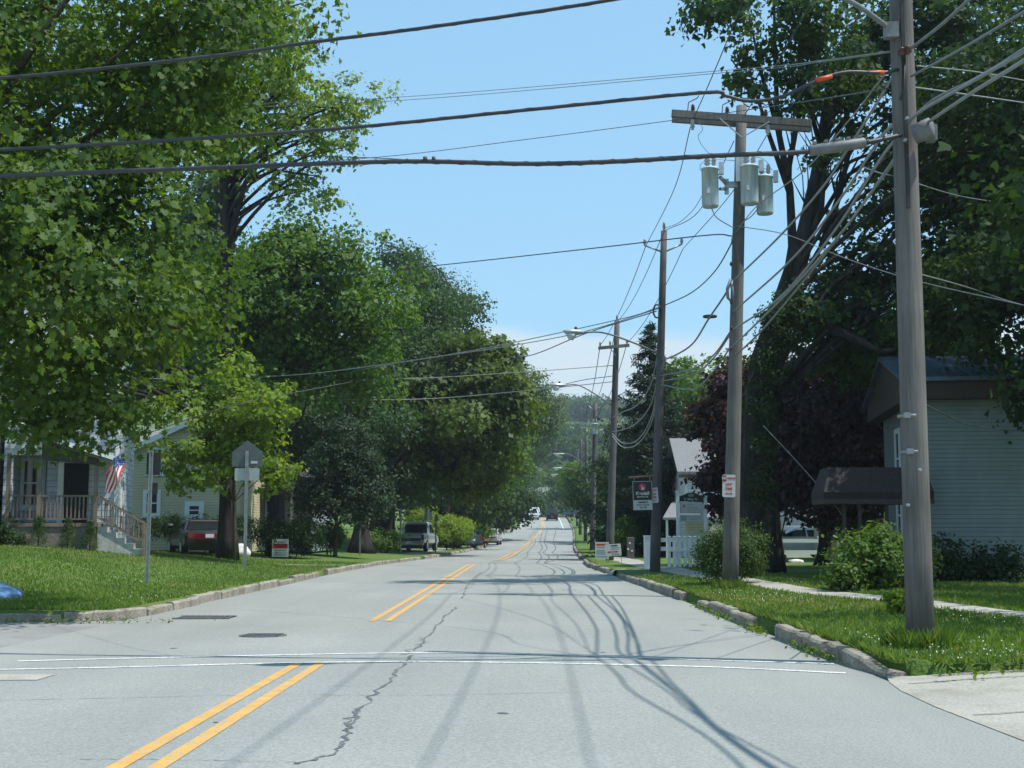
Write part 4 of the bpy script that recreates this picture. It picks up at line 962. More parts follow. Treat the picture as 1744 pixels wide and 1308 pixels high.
hd.tube([(0.01, -.02, h_ * .245), (.01, -.024, h_ * .245)], .05, 14, smooth=False); hd.bar((.03, -.022, h_ * .25), (.075, -.022, h_ * .2), .022, .004); hd.build('hand_emblem', M['signwhite'], mo)
text('Kendall', h_ * .155, M['signwhite'], mo, (0, -.014, h_ * .075), bold=.006, sx=1.0); text('MOTOR OIL', h_ * .072, M['signwhite'], mo, (0, -.014, -h_ * .045), bold=.002)
text("KIMMEL'S", h_ * .085, M['black'], mo, (0, -.014, -h_ * .235), bold=.003); text('TRUCK & RACING', h_ * .066, M['black'], mo, (0, -.014, -h_ * .325), bold=.002, sx=.82); text('968-7780', h_ * .07, M['black'], mo, (0, -.014, -h_ * .41), bold=.002)
z = P(1094, 811.5, Y).z - mo.location.z; MB().tube([(-.42, .02, z - .02), (.0, .02, z), (.46, .03, z + .01)], .028, 8).build('bar', M['rust'], mo)
hk = MB()
for x in (-w_ * .4, w_ * .4): hk.tube([(x, .02, h_ / 2), (x, .02, z)], .01, 6)
hk.build('hook', M['metal'], mo)
# street sign board
Y = 49; k = Y / F; b = P(1178, 915, Y); b.z = gz(b.x, Y)
es = thing('street_sign_board', 'white framed signboard with arched black E. Main St. top by the fence', 'sign', b)
def ex(u): return (u - 1178) * k
def ez(v): return P(1178, v, Y).z - b.z
for u, v in ((1155, 838), (1202, 846)):
    m_ = MB(); x = ex(u); m_.box((x - .055, -.055, -.2), (x + .055, .055, ez(v))); m_.box((x - .075, -.075, ez(v) + .001), (x + .075, .075, ez(v) + .04)); m_.build('post', M['white'], es)
x0, x1 = ex(1158.5), ex(1199); n = 16
arch = [(x0, 0, ez(854)), (x1, 0, ez(854))] + [(x1 + (x0 - x1) * i / n, 0, ez(845) + (ez(838.5) - ez(845)) * math.sin(math.pi * i / n) ** 1.6) for i in range(n + 1)]
MB().prism(arch, (0, .05, 0)).build('arched_top', M['black'], es)
MB().prism([(math.cos(a) * .115, 0, math.sin(a) * .062) for a in [2 * math.pi * i / 24 for i in range(24)]], (0, .004, 0)).build('oval', M['sidG'], es).location = (0, -.006, ez(843.3))
text('E. Main St.', 5.6 * k, M['signwhite'], es, (0, -.004, ez(850.3)), bold=.001)
MB().box((x0, .003, ez(875)), (x1, .04, ez(855))).build('panel', M['signwhite'], es); MB().box((x0, .003, ez(888)), (x1, .04, ez(876))).build('panel', M['signwhite'], es)
text('Family', 4.4 * k, M['grey_text'], es, (ex(1171), 0, ez(859.5)), 'LEFT', .001); text('Properties', 4.4 * k, M['grey_text'], es, (ex(1171), 0, ez(864.5)), 'LEFT', .001)
lg = MB(); lg.prism([(ex(1163), 0, ez(864)), (ex(1168.5), 0, ez(864)), (ex(1166), 0, ez(858.5))], (0, -.003, 0)); lg.build('house_logo', M['orange'], es)
q = MB()
for v, a, c_ in ((868.6, 1171, 1197), (872.2, 1171, 1195)): q.box((ex(a), -.001, ez(v + .5)), (ex(c_), .002, ez(v - .5)))
for v, a, c_ in ((880.5, 1172, 1197), (884, 1174, 1195)): q.box((ex(a), -.001, ez(v + .6)), (ex(c_), .002, ez(v - .6)))
q.build('small_print', M['grey_text'], es)
mb = MB(); mb.box((ex(1161.5), -.002, ez(886.5)), (ex(1169.5), .002, ez(878.5))); mm = mb.build('square_logo', M['grey_text'], es); text('M', 8 * k, M['signwhite'], es, (ex(1165.5), -.004, ez(882.5)), bold=.002)
# yard signs
def yard(label, c, w, h, leg, tilt=0):
    s = thing('yard_sign', label, 'sign', c); s.rotation_euler[1] = tilt
    shift(plate(w, h, .01, .008), (0, 0, leg + h / 2)).build('panel', M['signwhite'], s)
    for x in (-w * .47, w * .47): MB().tube([(x, .016, -.08), (x, .016, leg + h * .9)], .01, 6).build('leg', M['iron'], s)
    return s
def bars(parent, rows, m):
    q = MB()
    for x0, x1, z0, z1 in rows: q.box((x0, -.004, z0), (x1, -.001, z1))
    return q.build('print', m, parent)
Y = 56; k = Y / F; b = P(1025.5, 957, Y); b.z = gz(b.x, Y); w_, h_, lg_ = 23 * k, 29 * k, .14
s = yard('white yard sign with a red top stripe standing behind the arrow sign', b, w_, h_, lg_)
bars(s, [(-w_ * .42, w_ * .40, lg_ + h_ * .80, lg_ + h_ * .91)], M['red']); bars(s, [(-w_ * .4, w_ * .38, lg_ + h_ * f, lg_ + h_ * (f + .055)) for f in (.68, .5, .4, .3, .14)], M['grey_text'])
Y = 55; k = Y / F; b = P(1046, 962, Y); b.z = gz(b.x, Y); w_, h_, lg_ = 27 * k, 20 * k, 12 * k
s = yard('white yard sign with a double headed red arrow, tilted beside a pole', b, w_, h_, lg_, R(-4))
shift(arrow(w_ * .72, h_ * .2), (-.02, -.004, lg_ + h_ * .34)).build('arrow', M['red'], s); bars(s, [(-w_ * .12, w_ * .3, lg_ + h_ * .8, lg_ + h_ * .9)], M['black']); bars(s, [(-w_ * .12, w_ * .42, lg_ + h_ * .64, lg_ + h_ * .7), (-w_ * .1, w_ * .4, lg_ + h_ * .52, lg_ + h_ * .56), (-w_ * .1, w_ * .4, lg_ + h_ * .1, lg_ + h_ * .2)], M['grey_text'])
b = G(477, 952); k = b.y / F; w_, h_, lg_ = 28 * k, 30 * k, .09
s = yard('white yard sign with a red band on the lawn near the maroon car', b, w_, h_, lg_)
bars(s, [(-w_ * .45, w_ * .45, lg_ + h_ * .47, lg_ + h_ * .74)], M['red']); bars(s, [(-w_ * .3, w_ * .38, lg_ + h_ * .81, lg_ + h_ * .86), (-w_ * .36, w_ * .36, lg_ + h_ * .33, lg_ + h_ * .41), (-w_ * .48, w_ * .48, lg_ + h_ * .22, lg_ + h_ * .25), (-w_ * .4, w_ * .45, lg_ + h_ * .06, lg_ + h_ * .17)], M['grey_text'])
bars(s, [(-w_ * .4, w_ * .4, lg_ + h_ * .63, lg_ + h_ * .69), (-w_ * .32, w_ * .36, lg_ + h_ * .52, lg_ + h_ * .57)], M['signwhite'])
# posts with sign backs on the left verge
def post(label, c, top, r=.03, m='metal', lean=0, name='sign_post', cat='sign post'):
    o = thing(name, label, cat, c); h = top - c.z; q = MB()
    q.box((-r, -.012, -.2), (r, .012, h)); q.box((-r, -.03, -.2), (-r + .014, .016, h)); q.box((r - .014, -.03, -.2), (r, .016, h)); q.build('shaft', M[m], o); o.rotation_euler[1] = lean; return o
b = G(250, 994); k = b.y / F; p = post('tall green grey post with two small sign backs on the front lawn', b, P(254, 767, b.y).z, .045, lean=R(.4))
shift(plate(.33, .54), (.05, .03, P(0, 790, b.y).z - b.z)).build('sign_back', M['sign_back_dark'], p); shift(plate(.22, .28), (.06, .03, P(0, 832, b.y).z - b.z)).build('sign_back', M['sign_back_dark'], p)
b = P(417, 962, 43.5); b.z = gz(b.x, b.y); k = b.y / F; p = post('school crossing sign seen from behind on a steel post', b, P(418, 768, b.y).z, .05)
w_, z0, z1, z2 = 52 * k, P(0, 795, b.y).z - b.z, P(0, 770, b.y).z - b.z, P(0, 750, b.y).z - b.z
pg = MB().prism([(-w_ / 2, .03, z0), (w_ / 2, .03, z0), (w_ / 2, .03, z1), (0, .03, z2), (-w_ / 2, .03, z1)], (0, .012, 0)).build('pentagon_panel', M['sign_back'], p)
MB().box((.12, .02, z0 + .1), (.33, .028, z0 + .18)).build('sticker', M['signwhite'], pg)
shift(plate(42 * k, 21 * k), (0, .03, P(0, 808, b.y).z - b.z)).build('lower_panel', M['lamp'], p)
b = G(613, 946); post('thin bare grey post in front of the broad shaded trunk', b, P(613, 901, b.y).z, .03)
b = G(682, 941); p = post('sign post in front of the grey pickup', b, P(682, 866, b.y).z, .05); shift(plate(.55, .42), (.12, .03, P(682, 862, b.y).z - b.z)).build('sign_back', M['sign_back'], p)
Y = 96; b = P(729, 925, Y); b.z = gz(b.x, Y); p = post('sign post with a square dark sign back behind the pickup', b, P(729, 868, Y).z, .05); shift(plate(.56, .68), (0, .03, P(729, 877, Y).z - b.z)).build('sign_back', M['sign_back'], p)
Y = 84; b = P(742, 933, Y); b.z = gz(b.x, Y); p = post('narrow dark post with a small box beside the pickup', b, P(742, 880, Y).z, .035, 'iron'); shift(MB().box((-.11, -.06, 0), (.11, .1, .4)), (.03, -.08, P(742, 888, Y).z - b.z)).build('sign_back', M['iron'], p)
shift(MB().box((-.08, -.05, 0), (.08, .08, .22)), (0, -.08, P(742, 897, Y).z - b.z)).build('sign_back', M['iron'], p)
Y = 192; b = P(870, 900, Y); b.z = gz(b.x, Y); p = post('dark post with a grey sign back on the weedy far verge', b, P(870, 876, Y).z, .09, 'iron'); shift(plate(.5, 1.2), (0, .05, 1.3)).build('sign_back', M['sign_back'], p)
Y = 150; b = P(1004, 915, Y); b.z = gz(b.x, Y); p = post('pale square sign on a post among the distant poles', b, P(1004, 876, Y).z, .06); shift(plate(.75, 1.1), (0, -.05, P(0, 885, Y).z - b.z)).build('sign_panel', M['signwhite'], p)
Y = 170; b = P(988, 903, Y); b.z = gz(b.x, Y); p = post('small grey box on a post under the distant poles', b, P(988, 884, Y).z, .05); shift(MB().box((-.35, -.1, -.3), (.35, .1, .2)), (0, -.08, P(0, 884, Y).z - b.z)).build('mail_box', M['lamp'], p)
# wooden post with reflectors
b = G(1074, 951); k = b.y / F
p = thing('wooden_bollard', 'weathered square wooden bollard with round reflectors by the pavement', 'bollard', b); MB().box((-6 * k, -.13, -.1), (6 * k, .13, P(0, 915, b.y).z - b.z)).build('body', M['pole'], p, .02)
for x, v in ((-.04, 925), (-.12, 935), (.06, 938)): c = P(1074, v, b.y).z - b.z; MB().tube([(x, -.131, c), (x, -.142, c)], .045, 12).build('reflector', M['vinyl'], p)
# white vinyl fence
Y = 46; k = Y / F; b = P(1104, 957, Y); b.z = gz(b.x, Y)
vf = thing('picket_fence', 'white vinyl picket fence with square pillar beside the hedge', 'fence', b)
def fx(u): return (u - 1104) * k
def fz(v): return P(0, v, Y).z - b.z
MB().box((fx(1098), -.1, -.1), (fx(1118), .35, fz(914))).build('pillar', M['vinyl'], vf, .02)
m_ = MB(); m_.box((fx(1098) - .02, -.12, fz(914) + .002), (fx(1118) + .02, .37, fz(912))); m_.build('cap', M['vinyl'], vf)
for v0, v1 in ((923, 916), (938, 931)): MB().box((fx(1118), .1, fz(v0)), (fx(1190), .14, fz(v1))).build('rail', M['vinyl'], vf)
for i in range(7):
    u = 1139.5 + i * 8.8; x = fx(u); m_ = MB(); yy = -.02 - .04 * (i % 2); m_.box((x - .055, yy, fz(965)), (x + .055, yy + .06, fz(915.5))); m_.loft([[(x - .07, yy - .02, fz(915.4)), (x + .07, yy - .02, fz(915.4)), (x + .07, yy + .08, fz(915.4)), (x - .07, yy + .08, fz(915.4))], [(x - .07, yy - .02, fz(914)), (x + .07, yy - .02, fz(914)), (x + .07, yy + .08, fz(914)), (x - .07, yy + .08, fz(914))], [(x - .01, yy + .02, fz(912.3)), (x + .01, yy + .02, fz(912.3)), (x + .01, yy + .04, fz(912.3)), (x - .01, yy + .04, fz(912.3))]], smooth=False); m_.build('picket', M['vinyl'], vf)
MB().box((fx(1137), -.075, fz(939)), (fx(1196), -.045, fz(934))).build('rail', M['vinyl'], vf)
Y = 54; k = Y / F; b = P(1298, 955, Y); b.z = gz(b.x, Y)
wf = thing('rail_fence', 'white two rail fence behind the dark maple trunks', 'fence', b)
for v0, v1 in ((924, 918), (944, 937)): MB().box((-.6, 0, P(0, v0, Y).z - b.z), (4.2, .05, P(0, v1, Y).z - b.z)).build('rail', M['vinyl'], wf)
for x in (-.6, 2.3, 4.2): m_ = MB(); m_.box((x - .06, .055, -.1), (x + .06, .17, P(0, 915, Y).z - b.z)); m_.box((x - .08, .035, P(0, 915, Y).z - b.z + .002), (x + .08, .19, P(0, 913, Y).z - b.z)); m_.build('post', M['vinyl'], wf)
def rock(label, c, r, sq=(1, 1, .6), m='stone'):
    bm = bmesh.new(); bmesh.ops.create_icosphere(bm, subdivisions=3, radius=r); sd = random.random() * 9
    for v in bm.verts:
        f = 1 + .18 * math.sin(v.co.x * 3 / r + sd) * math.cos(v.co.y * 2.7 / r - sd) + .08 * math.sin(v.co.z * 6 / r + sd); v.co = Vector((v.co.x * sq[0], v.co.y * sq[1], v.co.z * sq[2])) * f
    me = bpy.data.meshes.new('boulder'); bm.to_mesh(me); bm.free(); me.polygons.foreach_set('use_smooth', [True] * len(me.polygons)); o = link('boulder', me, M[m]); o.location = c; return tag(o, label, 'boulder')
b = G(405, 948); rock('pale rounded boulder beside the thick trunk and maroon car', b + Vector((.1, 0, .15)), .4, (1, .8, .9))
b = G(1312, 957); rock('white painted boulder leaning at the foot of the hedge', b + Vector((0, 0, .12)), .3, (1, .7, .8)); b = G(1355, 958); rock('flat white boulder between the two dark maple trunks', b + Vector((0, 0, .03)), .28, (1.2, .7, .35))
b = G(1400, 956); rock('small white boulder at the base of the thicker maple', b + Vector((0, 0, .03)), .2, (1.2, .7, .4))
b = P(8, 1022, 25.5); b.z = gz(b.x, b.y)
tp = MB(); tp.loft([[(-1.4 + r * math.cos(a) * 1.25, r * math.sin(a) * .8, z + .02 * math.sin(5 * a)) for a in [2 * math.pi * i / 20 for i in range(20)]] for r, z in ((1.4, 0), (1.32, .14), (1.05, .27), (.65, .36), (.2, .40))]); o = tp.build('tarp', M['bluecar']); o.location = b; tag(o, 'light blue rounded tarp lying on the corner lawn', 'tarp')

# ------------------------------------------------------------------ vehicles
def rrect(x, y0, y1, z, r=.12, bulge=0):
    o = []
    for cx, cy, a0 in ((x - r, y1 - r, 0), (-x + r, y1 - r, 90), (-x + r, y0 + r, 180), (x - r, y0 + r, 270)):
        o += [(cx + r * math.cos(R(a0 + 30 * i)), cy + r * math.sin(R(a0 + 30 * i)), z) for i in range(4)]
    return o
def car(label, name, cat, loc, rz, kind, p, L_=4.7, W_=1.8, H_=1.42, group=None):
    """local: x across, +y the front, z up"""
    o = thing(name, label, cat, loc, rz, group); w = W_ / 2; f, r = L_ / 2, -L_ / 2; ze = .32
    sec = []
    prof = {'sedan': [(r, .62, .80), (r + .06, .38, .93), (r + .5, .28, .97), (-.9, .26, .96), (.9, .26, .94), (f - .9, .28, .84), (f - .15, .34, .72), (f, .42, .6)],
            'suv': [(r, .5, .95), (r + .05, .36, 1.05), (r + .5, .3, 1.06), (.7, .3, 1.04), (f - 1.2, .3, 1.02), (f - .2, .34, .95), (f, .45, .75)],
            'pickup': [(r, .55, 1.0), (r + .04, .45, 1.12), (r + .5, .45, 1.12), (.0, .42, 1.12), (f - 1.5, .42, 1.1), (f - .15, .42, 1.0), (f, .5, .85)]}[kind]
    for y, z0, z1 in prof:
        e = .93 if y in (r, f) else 1
        sec.append([(w * .86 * e, y, z0), (w * .98 * e, y, z0 + .1), (w * e, y, (z0 + z1) / 2), (w * .975 * e, y, z1 - .1), (w * .90 * e, y, z1), (-w * .90 * e, y, z1), (-w * .975 * e, y, z1 - .1), (-w * e, y, (z0 + z1) / 2), (-w * .98 * e, y, z0 + .1), (-w * .86 * e, y, z0)])
    b = MB(); b.loft(sec, smooth=False); body = b.build('body', M[p], o, .035)
    zb = prof[2][2] - .02
    cab = {'sedan': (-1.75, 1.05, -1.05, .25), 'suv': (r + .06, 1.0, r + .35, .35), 'pickup': (-.55, 1.5, -.35, .75)}[kind]
    y0, y1, ty0, ty1 = cab; tw = w * (.70 if kind == 'sedan' else .82)
    c = MB(); c.loft([rrect(w * .93, y0, y1, zb), rrect(tw, ty0, ty1, H_ - .07), rrect(tw - .06, ty0 + .06, ty1 - .06, H_)], smooth=False); cb_ = c.build('cabin', M[p], o, .03)
    bl = lambda t, a, c_: a + (c_ - a) * t
    def pane(nm, pts): MB().prism(pts, (0, 0, .001)).build(nm, M['carglass'], o)
    za, zt = .1, .86; zz = lambda t: bl(t, zb, H_ - .07)
    e = .012
    pane('rear_window', [(sx * (bl(t, w * .93, tw) - .13), bl(t, y0, ty0) - e, zz(t)) for sx, t in ((-1, za), (1, za), (1, zt), (-1, zt))])
    pane('windscreen', [(sx * (bl(t, w * .93, tw) - .12), bl(t, y1, ty1) + e, zz(t)) for sx, t in ((-1, za), (1, za), (1, zt), (-1, zt))])
    for sx in (-1, 1):
        ym = (ty0 + ty1) / 2 - .05
        for a, c_ in ((y0 + .2, ym - .05), (ym + .05, y1 - .22)):
            tp = lambda yy: ty0 + .12 + (yy - y0) / (y1 - y0) * (ty1 - ty0 - .24)
            pane('side_window', [(sx * (bl(t, w * .93, tw) + e), yy, zz(t)) for yy, t in ((a, za), (c_, za), (tp(c_), zt), (tp(a), zt))])
    wr = {'sedan': .32, 'suv': .37, 'pickup': .40}[kind]
    for sx in (-1, 1):
        for yy in (r + L_ * .2, f - L_ * .19):
            tm = MB(); x0, x1 = sx * (w - .23), sx * (w + .005); tm.tube([(x0, yy, wr), (x0 + sx * .03, yy, wr), (x1 - sx * .03, yy, wr), (x1, yy, wr)], [wr - .03, wr, wr, wr - .04], 20, smooth=False); t = tm.build('tyre', M['tyre'], o); t.name = 'wheel'
            rm = MB(); rm.tube([(x1 - sx * .02, yy, wr), (x1 + sx * .008, yy, wr), (x1 - sx * .0, yy, wr)], [wr * .64, wr * .6, wr * .2], 14, smooth=False); rm.build('rim', M['rim'], t)
        h0 = prof[1][2]
        if kind == 'pickup': a, b_ = (sx * w * .80, sx * w * .955), (.72, 1.06)
        elif kind == 'suv': a, b_ = (sx * w * .78, sx * w * .93), (.62, .98)
        else: a, b_ = (sx * w * .28, sx * w * .88), (h0 - .26, h0 - .10)
        MB().box((min(a), r - .025, b_[0]), (max(a), r + .06, b_[1])).build('tail_light', M['taillight'], o)
        MB().box((min(sx * w * .55, sx * w * .86), f - .12, prof[-2][2] - .18), (max(sx * w * .55, sx * w * .86), f + .012, prof[-2][2] - .06)).build('headlight', M['headlight'], o)
        mi = MB(); mi.loft([rrect(.1, y1 - .42, y1 - .28, zb + .1, .03), rrect(.1, y1 - .42, y1 - .28, zb + .27, .03)]); mi.v = [(q[0] + sx * (w + .1), q[1], q[2]) for q in mi.v]; mi.build('mirror', M['blackplastic'], o)
    bm_ = 'chrome' if kind == 'pickup' else p
    z0 = prof[0][1]
    MB().box((-w * .8, r + .12, .2), (w * .8, f - .2, .6)).build('underbody', M['blackplastic'], o)
    MB().box((-w * .95, r - .10, z0 - .16), (w * .95, r + .05, z0 + .04)).build('bumper', M[bm_], o, .03); MB().box((-w * .93, f - .06, z0 - .14), (w * .93, f + .08, z0 + .1)).build('bumper', M[p], o, .03)
    MB().box((-.16, r - .115 if kind == 'pickup' else r - .03, z0 - .05 if kind == 'pickup' else z0 + .06), (.16, (r - .103) if kind == 'pickup' else r - .005, z0 + .1 if kind == 'pickup' else z0 + .2)).build('licence_plate', M['plate'], o)
    MB().box((-w * .6, f + .003, z0 + .13), (w * .6, f + .02, z0 + .26)).build('grille', M['blackplastic'], o)
    if kind == 'pickup':
        MB().box((-w * .78, r + .2, 1.05), (w * .78, -.6, 1.125)).build('cargo_bed', M['blackplastic'], o)
        MB().box((-w * .76, r - .012, .66), (w * .76, r - .003, .84)).build('tailgate_trim', M['blackplastic'], o); MB().tube([(-.09, r - .02, 1.0), (.09, r - .02, 1.0)], .03, 8).build('handle', M['blackplastic'], o)
    if kind == 'sedan': MB().box((-w * .27, r - .01, prof[1][2] - .26), (w * .27, r + .02, prof[1][2] - .1)).build('reflector_band', M['taillight'], o)
    return o
def on(u, v, Y): q = P(u, v, Y); q.z = gz(q.x, Y); return q
mc = on(338, 945, 54); car('maroon sedan parked on the lawn drive beside the porch steps', 'parked_sedan', 'car', mc, R(23), 'sedan', 'maroon', 4.9, 1.86, 1.38)
car('silver grey pickup parked on the verge with its tailgate facing us', 'pickup_truck', 'pickup truck', on(710, 934, 87), R(-6), 'pickup', 'silver', 5.3, 1.95, 1.86)
car('dark car mostly hidden among the lime green shrubs', 'parked_car', 'car', on(776, 905, 108), R(40), 'suv', 'darkblue', 4.6, 1.8, 1.6)
car('pale silver car parked facing us past the orange flowers', 'parked_car', 'car', on(837, 901, 130), R(176), 'suv', 'silver', 4.4, 1.7, 1.55)
car('white oncoming suv at the crest of the street', 'oncoming_suv', 'car', on(908, 881, 228), R(182), 'suv', 'carwhite', 4.6, 1.85, 1.75)
car('second white oncoming car following behind the first', 'oncoming_car', 'car', on(911, 877, 244), R(182), 'suv', 'carwhite', 4.6, 1.8, 1.8)
car('dark oncoming car half hidden beside the white suv', 'oncoming_car', 'car', on(901.5, 880, 236), R(182), 'sedan', 'darkblue', 4.5, 1.75, 1.45)
jp = car('black boxy jeep style suv driving away up the street', 'driving_suv', 'car', on(940, 887, 222), R(0), 'suv', 'carblack', 4.2, 1.85, 1.9)
MB().tube([(0, -2.15, .98), (0, -2.3, .98)], .34, 18).build('spare_wheel', M['tyre'], jp)
car('grey car parked off the kerb beyond the distant poles', 'parked_car', 'car', on(976, 881, 238), R(40), 'sedan', 'darkblue', 4.4, 1.7, 1.4)
car('white car with a sloping bonnet parked behind the rail fence', 'parked_car', 'car', on(1350, 945, 62), R(96), 'sedan', 'carwhite', 4.5, 1.75, 1.4)

# ------------------------------------------------------------------ trees
def base(u, Y):
    q = P(u, 930, Y); q.z = gz(q.x, Y) - .1; return q
def B(*rows): return [blob(*r) for r in rows]
# left: big maple hanging into the view
tree('silver_maple', 'large dark maple hanging over the porch house with low drooping leaves',
     B((90, 60, 24, 380, 180, 4.2), (330, 50, 23, 110, 100, 2.4), (310, 150, 23, 90, 90, 2), (120, 290, 23, 230, 170, 3.4), (150, 470, 22, 190, 140, 3), (225, 535, 22, 95, 60, 2), (60, 560, 22, 150, 130, 2.5), (110, 665, 21.5, 120, 75, 1.6), (-150, 300, 25, 300, 300, 5), (90, 715, 21.5, 44, 30, .6)),
     [base(-220, 25), P(-200, 600, 25), P(-120, 250, 24.5), P(0, -50, 24), P(60, -300, 24)], .42, 'maple', .118, 'maple', 900, 72, .62, 60, inner=.25, droop=.25, up=.35)
# tall tree with the visible trunk
tree('tall_tree', 'tall slender tree with a dark visible trunk and airy top above the house roofs',
     B((520, 205, 49, 95, 85, 2.4), (470, 130, 49, 100, 70, 2.4), (560, 235, 49, 55, 50, 1.4), (400, 150, 49, 80, 70, 2.2), (430, 60, 50, 80, 45, 2), (330, 215, 49, 60, 40, 1.4), (500, 300, 49, 75, 22, 1.2), (520, 340, 49, 60, 18, 1.1), (590, 190, 49, 28, 35, .8), (490, 30, 50, 40, 22, 1), (360, 470, 49, 60, 60, 1.5), (60, 640, 43, 100, 55, 2.2)),  # last low lobe is added to shade the porch house front
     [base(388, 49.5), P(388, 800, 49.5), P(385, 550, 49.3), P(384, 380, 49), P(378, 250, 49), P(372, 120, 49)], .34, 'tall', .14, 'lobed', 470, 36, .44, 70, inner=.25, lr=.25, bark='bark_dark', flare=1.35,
     fork=[(0, [P(387, 480, 49.2), P(398, 380, 49.0), P(418, 310, 48.8), P(470, 240, 48.5), P(520, 190, 48.5)], .15, .03), (0, [P(386, 380, 49), P(400, 320, 49.2), P(412, 270, 49.4), P(430, 180, 49.5)], .11, .03), (0, [P(418, 310, 48.8), P(470, 290, 48.6), P(540, 300, 48.6)], .08, .02)])
tree('broad_maple', 'broad mid green maple filling the row between tall tree and dark chestnut',
     B((590, 450, 58, 75, 65, 2.4), (560, 540, 58, 110, 80, 3), (470, 500, 58, 110, 80, 3), (430, 600, 58, 130, 60, 3), (620, 590, 58, 60, 60, 2), (540, 640, 58, 90, 45, 2.4), (480, 420, 58, 50, 40, 1.4), (400, 520, 59, 90, 90, 2.5)),
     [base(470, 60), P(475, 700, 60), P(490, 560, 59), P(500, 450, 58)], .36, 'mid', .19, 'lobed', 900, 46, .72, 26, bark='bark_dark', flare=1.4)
tree('young_maple', 'young bright green maple with ragged top behind the school sign',
     B((388, 660, 47, 50, 48, 1.1), (420, 715, 46, 70, 55, 1.4), (365, 730, 46, 70, 60, 1.4), (445, 760, 46, 45, 55, 1), (330, 790, 46, 45, 60, 1), (385, 790, 47, 70, 50, 1.2), (390, 620, 46, 16, 24, .4), (440, 690, 46, 40, 40, .8), (310, 815, 46, 26, 35, .6), (462, 820, 46, 24, 30, .5)),
     [base(400, 48.6), P(398, 820, 48.2), P(394, 720, 47.6), P(390, 630, 47)], .06, 'young', .145, 'maple', 330, 30, .36, 30, inner=.2, flare=1.2)
tree('round_tree', 'small round blue green tree with a thin stem shading the trunk behind',
     B((590, 755, 64, 50, 50, 1.5), (560, 810, 64, 60, 60, 1.8), (615, 815, 64, 50, 65, 1.6), (590, 860, 64, 72, 40, 2), (525, 845, 64, 30, 35, 1), (645, 850, 64, 24, 45, .8)),
     [base(571, 64.5), P(573, 880, 64.5), P(580, 800, 64), P(586, 740, 64)], .10, 'blue', .13, 'oval', 520, 50, .40, 18, flare=1.1, bough=0)
tree('shade_tree', 'dark spreading ash with wide flared trunk behind the small round tree',
     B((680, 460, 84, 40, 42, 2), (650, 540, 84, 75, 70, 3.5), (720, 560, 84, 60, 70, 3.2), (600, 660, 82, 90, 70, 3.5), (690, 660, 80, 70, 80, 3.5), (560, 740, 80, 120, 70, 4), (640, 790, 78, 80, 60, 3), (640, 690, 74, 70, 50, 2.2)),
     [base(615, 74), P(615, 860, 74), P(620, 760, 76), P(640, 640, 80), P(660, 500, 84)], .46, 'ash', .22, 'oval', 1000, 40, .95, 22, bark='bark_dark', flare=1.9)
tree('ash_tree', 'ash tree with feathery rounded top rising behind the chestnut',
     B((770, 510, 104, 36, 36, 2), (750, 560, 104, 62, 55, 3), (790, 570, 104, 24, 40, 1.5), (715, 500, 106, 40, 45, 2.5), (700, 440, 106, 22, 24, 1.3), (690, 600, 104, 60, 60, 3)),
     [base(760, 106), P(758, 800, 106), P(755, 600, 105), P(768, 500, 104)], .4, 'ash', .24, 'oval', 620, 36, .95, 14, bark='bark_dark')
tree('chestnut_tree', 'dense chestnut with yellow green clumps beside the road',
     B((740, 625, 81, 95, 62, 4), (820, 640, 81, 55, 60, 2.6), (700, 700, 80, 75, 60, 3.6), (790, 715, 81, 80, 70, 4), (845, 700, 81, 32, 80, 2.2), (680, 770, 80, 36, 50, 2.2), (800, 790, 82, 50, 48, 2.6), (740, 780, 83, 70, 60, 3.5)),
     [base(655, 88), P(665, 820, 87), P(735, 700, 84), P(765, 610, 82)], .55, 'chestnut', .27, 'lobed', 1150, 40, .85, 14, bark='bark_dark', up=.45)
tree('roadside_maple', 'dark low branched maple where the verge meets the far bend',
     B((845, 770, 120, 45, 60, 3.5), (870, 720, 122, 25, 60, 2.5), (826, 822, 121, 34, 26, 2.4), (800, 838, 120, 34, 22, 2.4), (868, 775, 124, 20, 40, 2)),
     [base(812, 121), P(815, 860, 121), P(850, 780, 121), P(860, 690, 121)], .35, 'mid', .28, 'oval', 520, 36, .8, 10, bark='bark_dark')
tree('poplar_tree', 'loose grey green poplar leaning over the far end of the street',
     B((905, 650, 165, 24, 38, 2.2), (925, 700, 165, 28, 45, 2.6), (895, 720, 165, 30, 70, 2.6), (880, 660, 165, 26, 40, 2.4), (900, 770, 165, 24, 36, 2.4), (938, 690, 165, 18, 24, 1.4), (885, 810, 168, 18, 24, 2)),
     [base(842, 168), P(850, 850, 168), P(898, 740, 167), P(905, 640, 165)], .4, 'poplar', .30, 'oval', 560, 30, .95, 22, inner=.2)
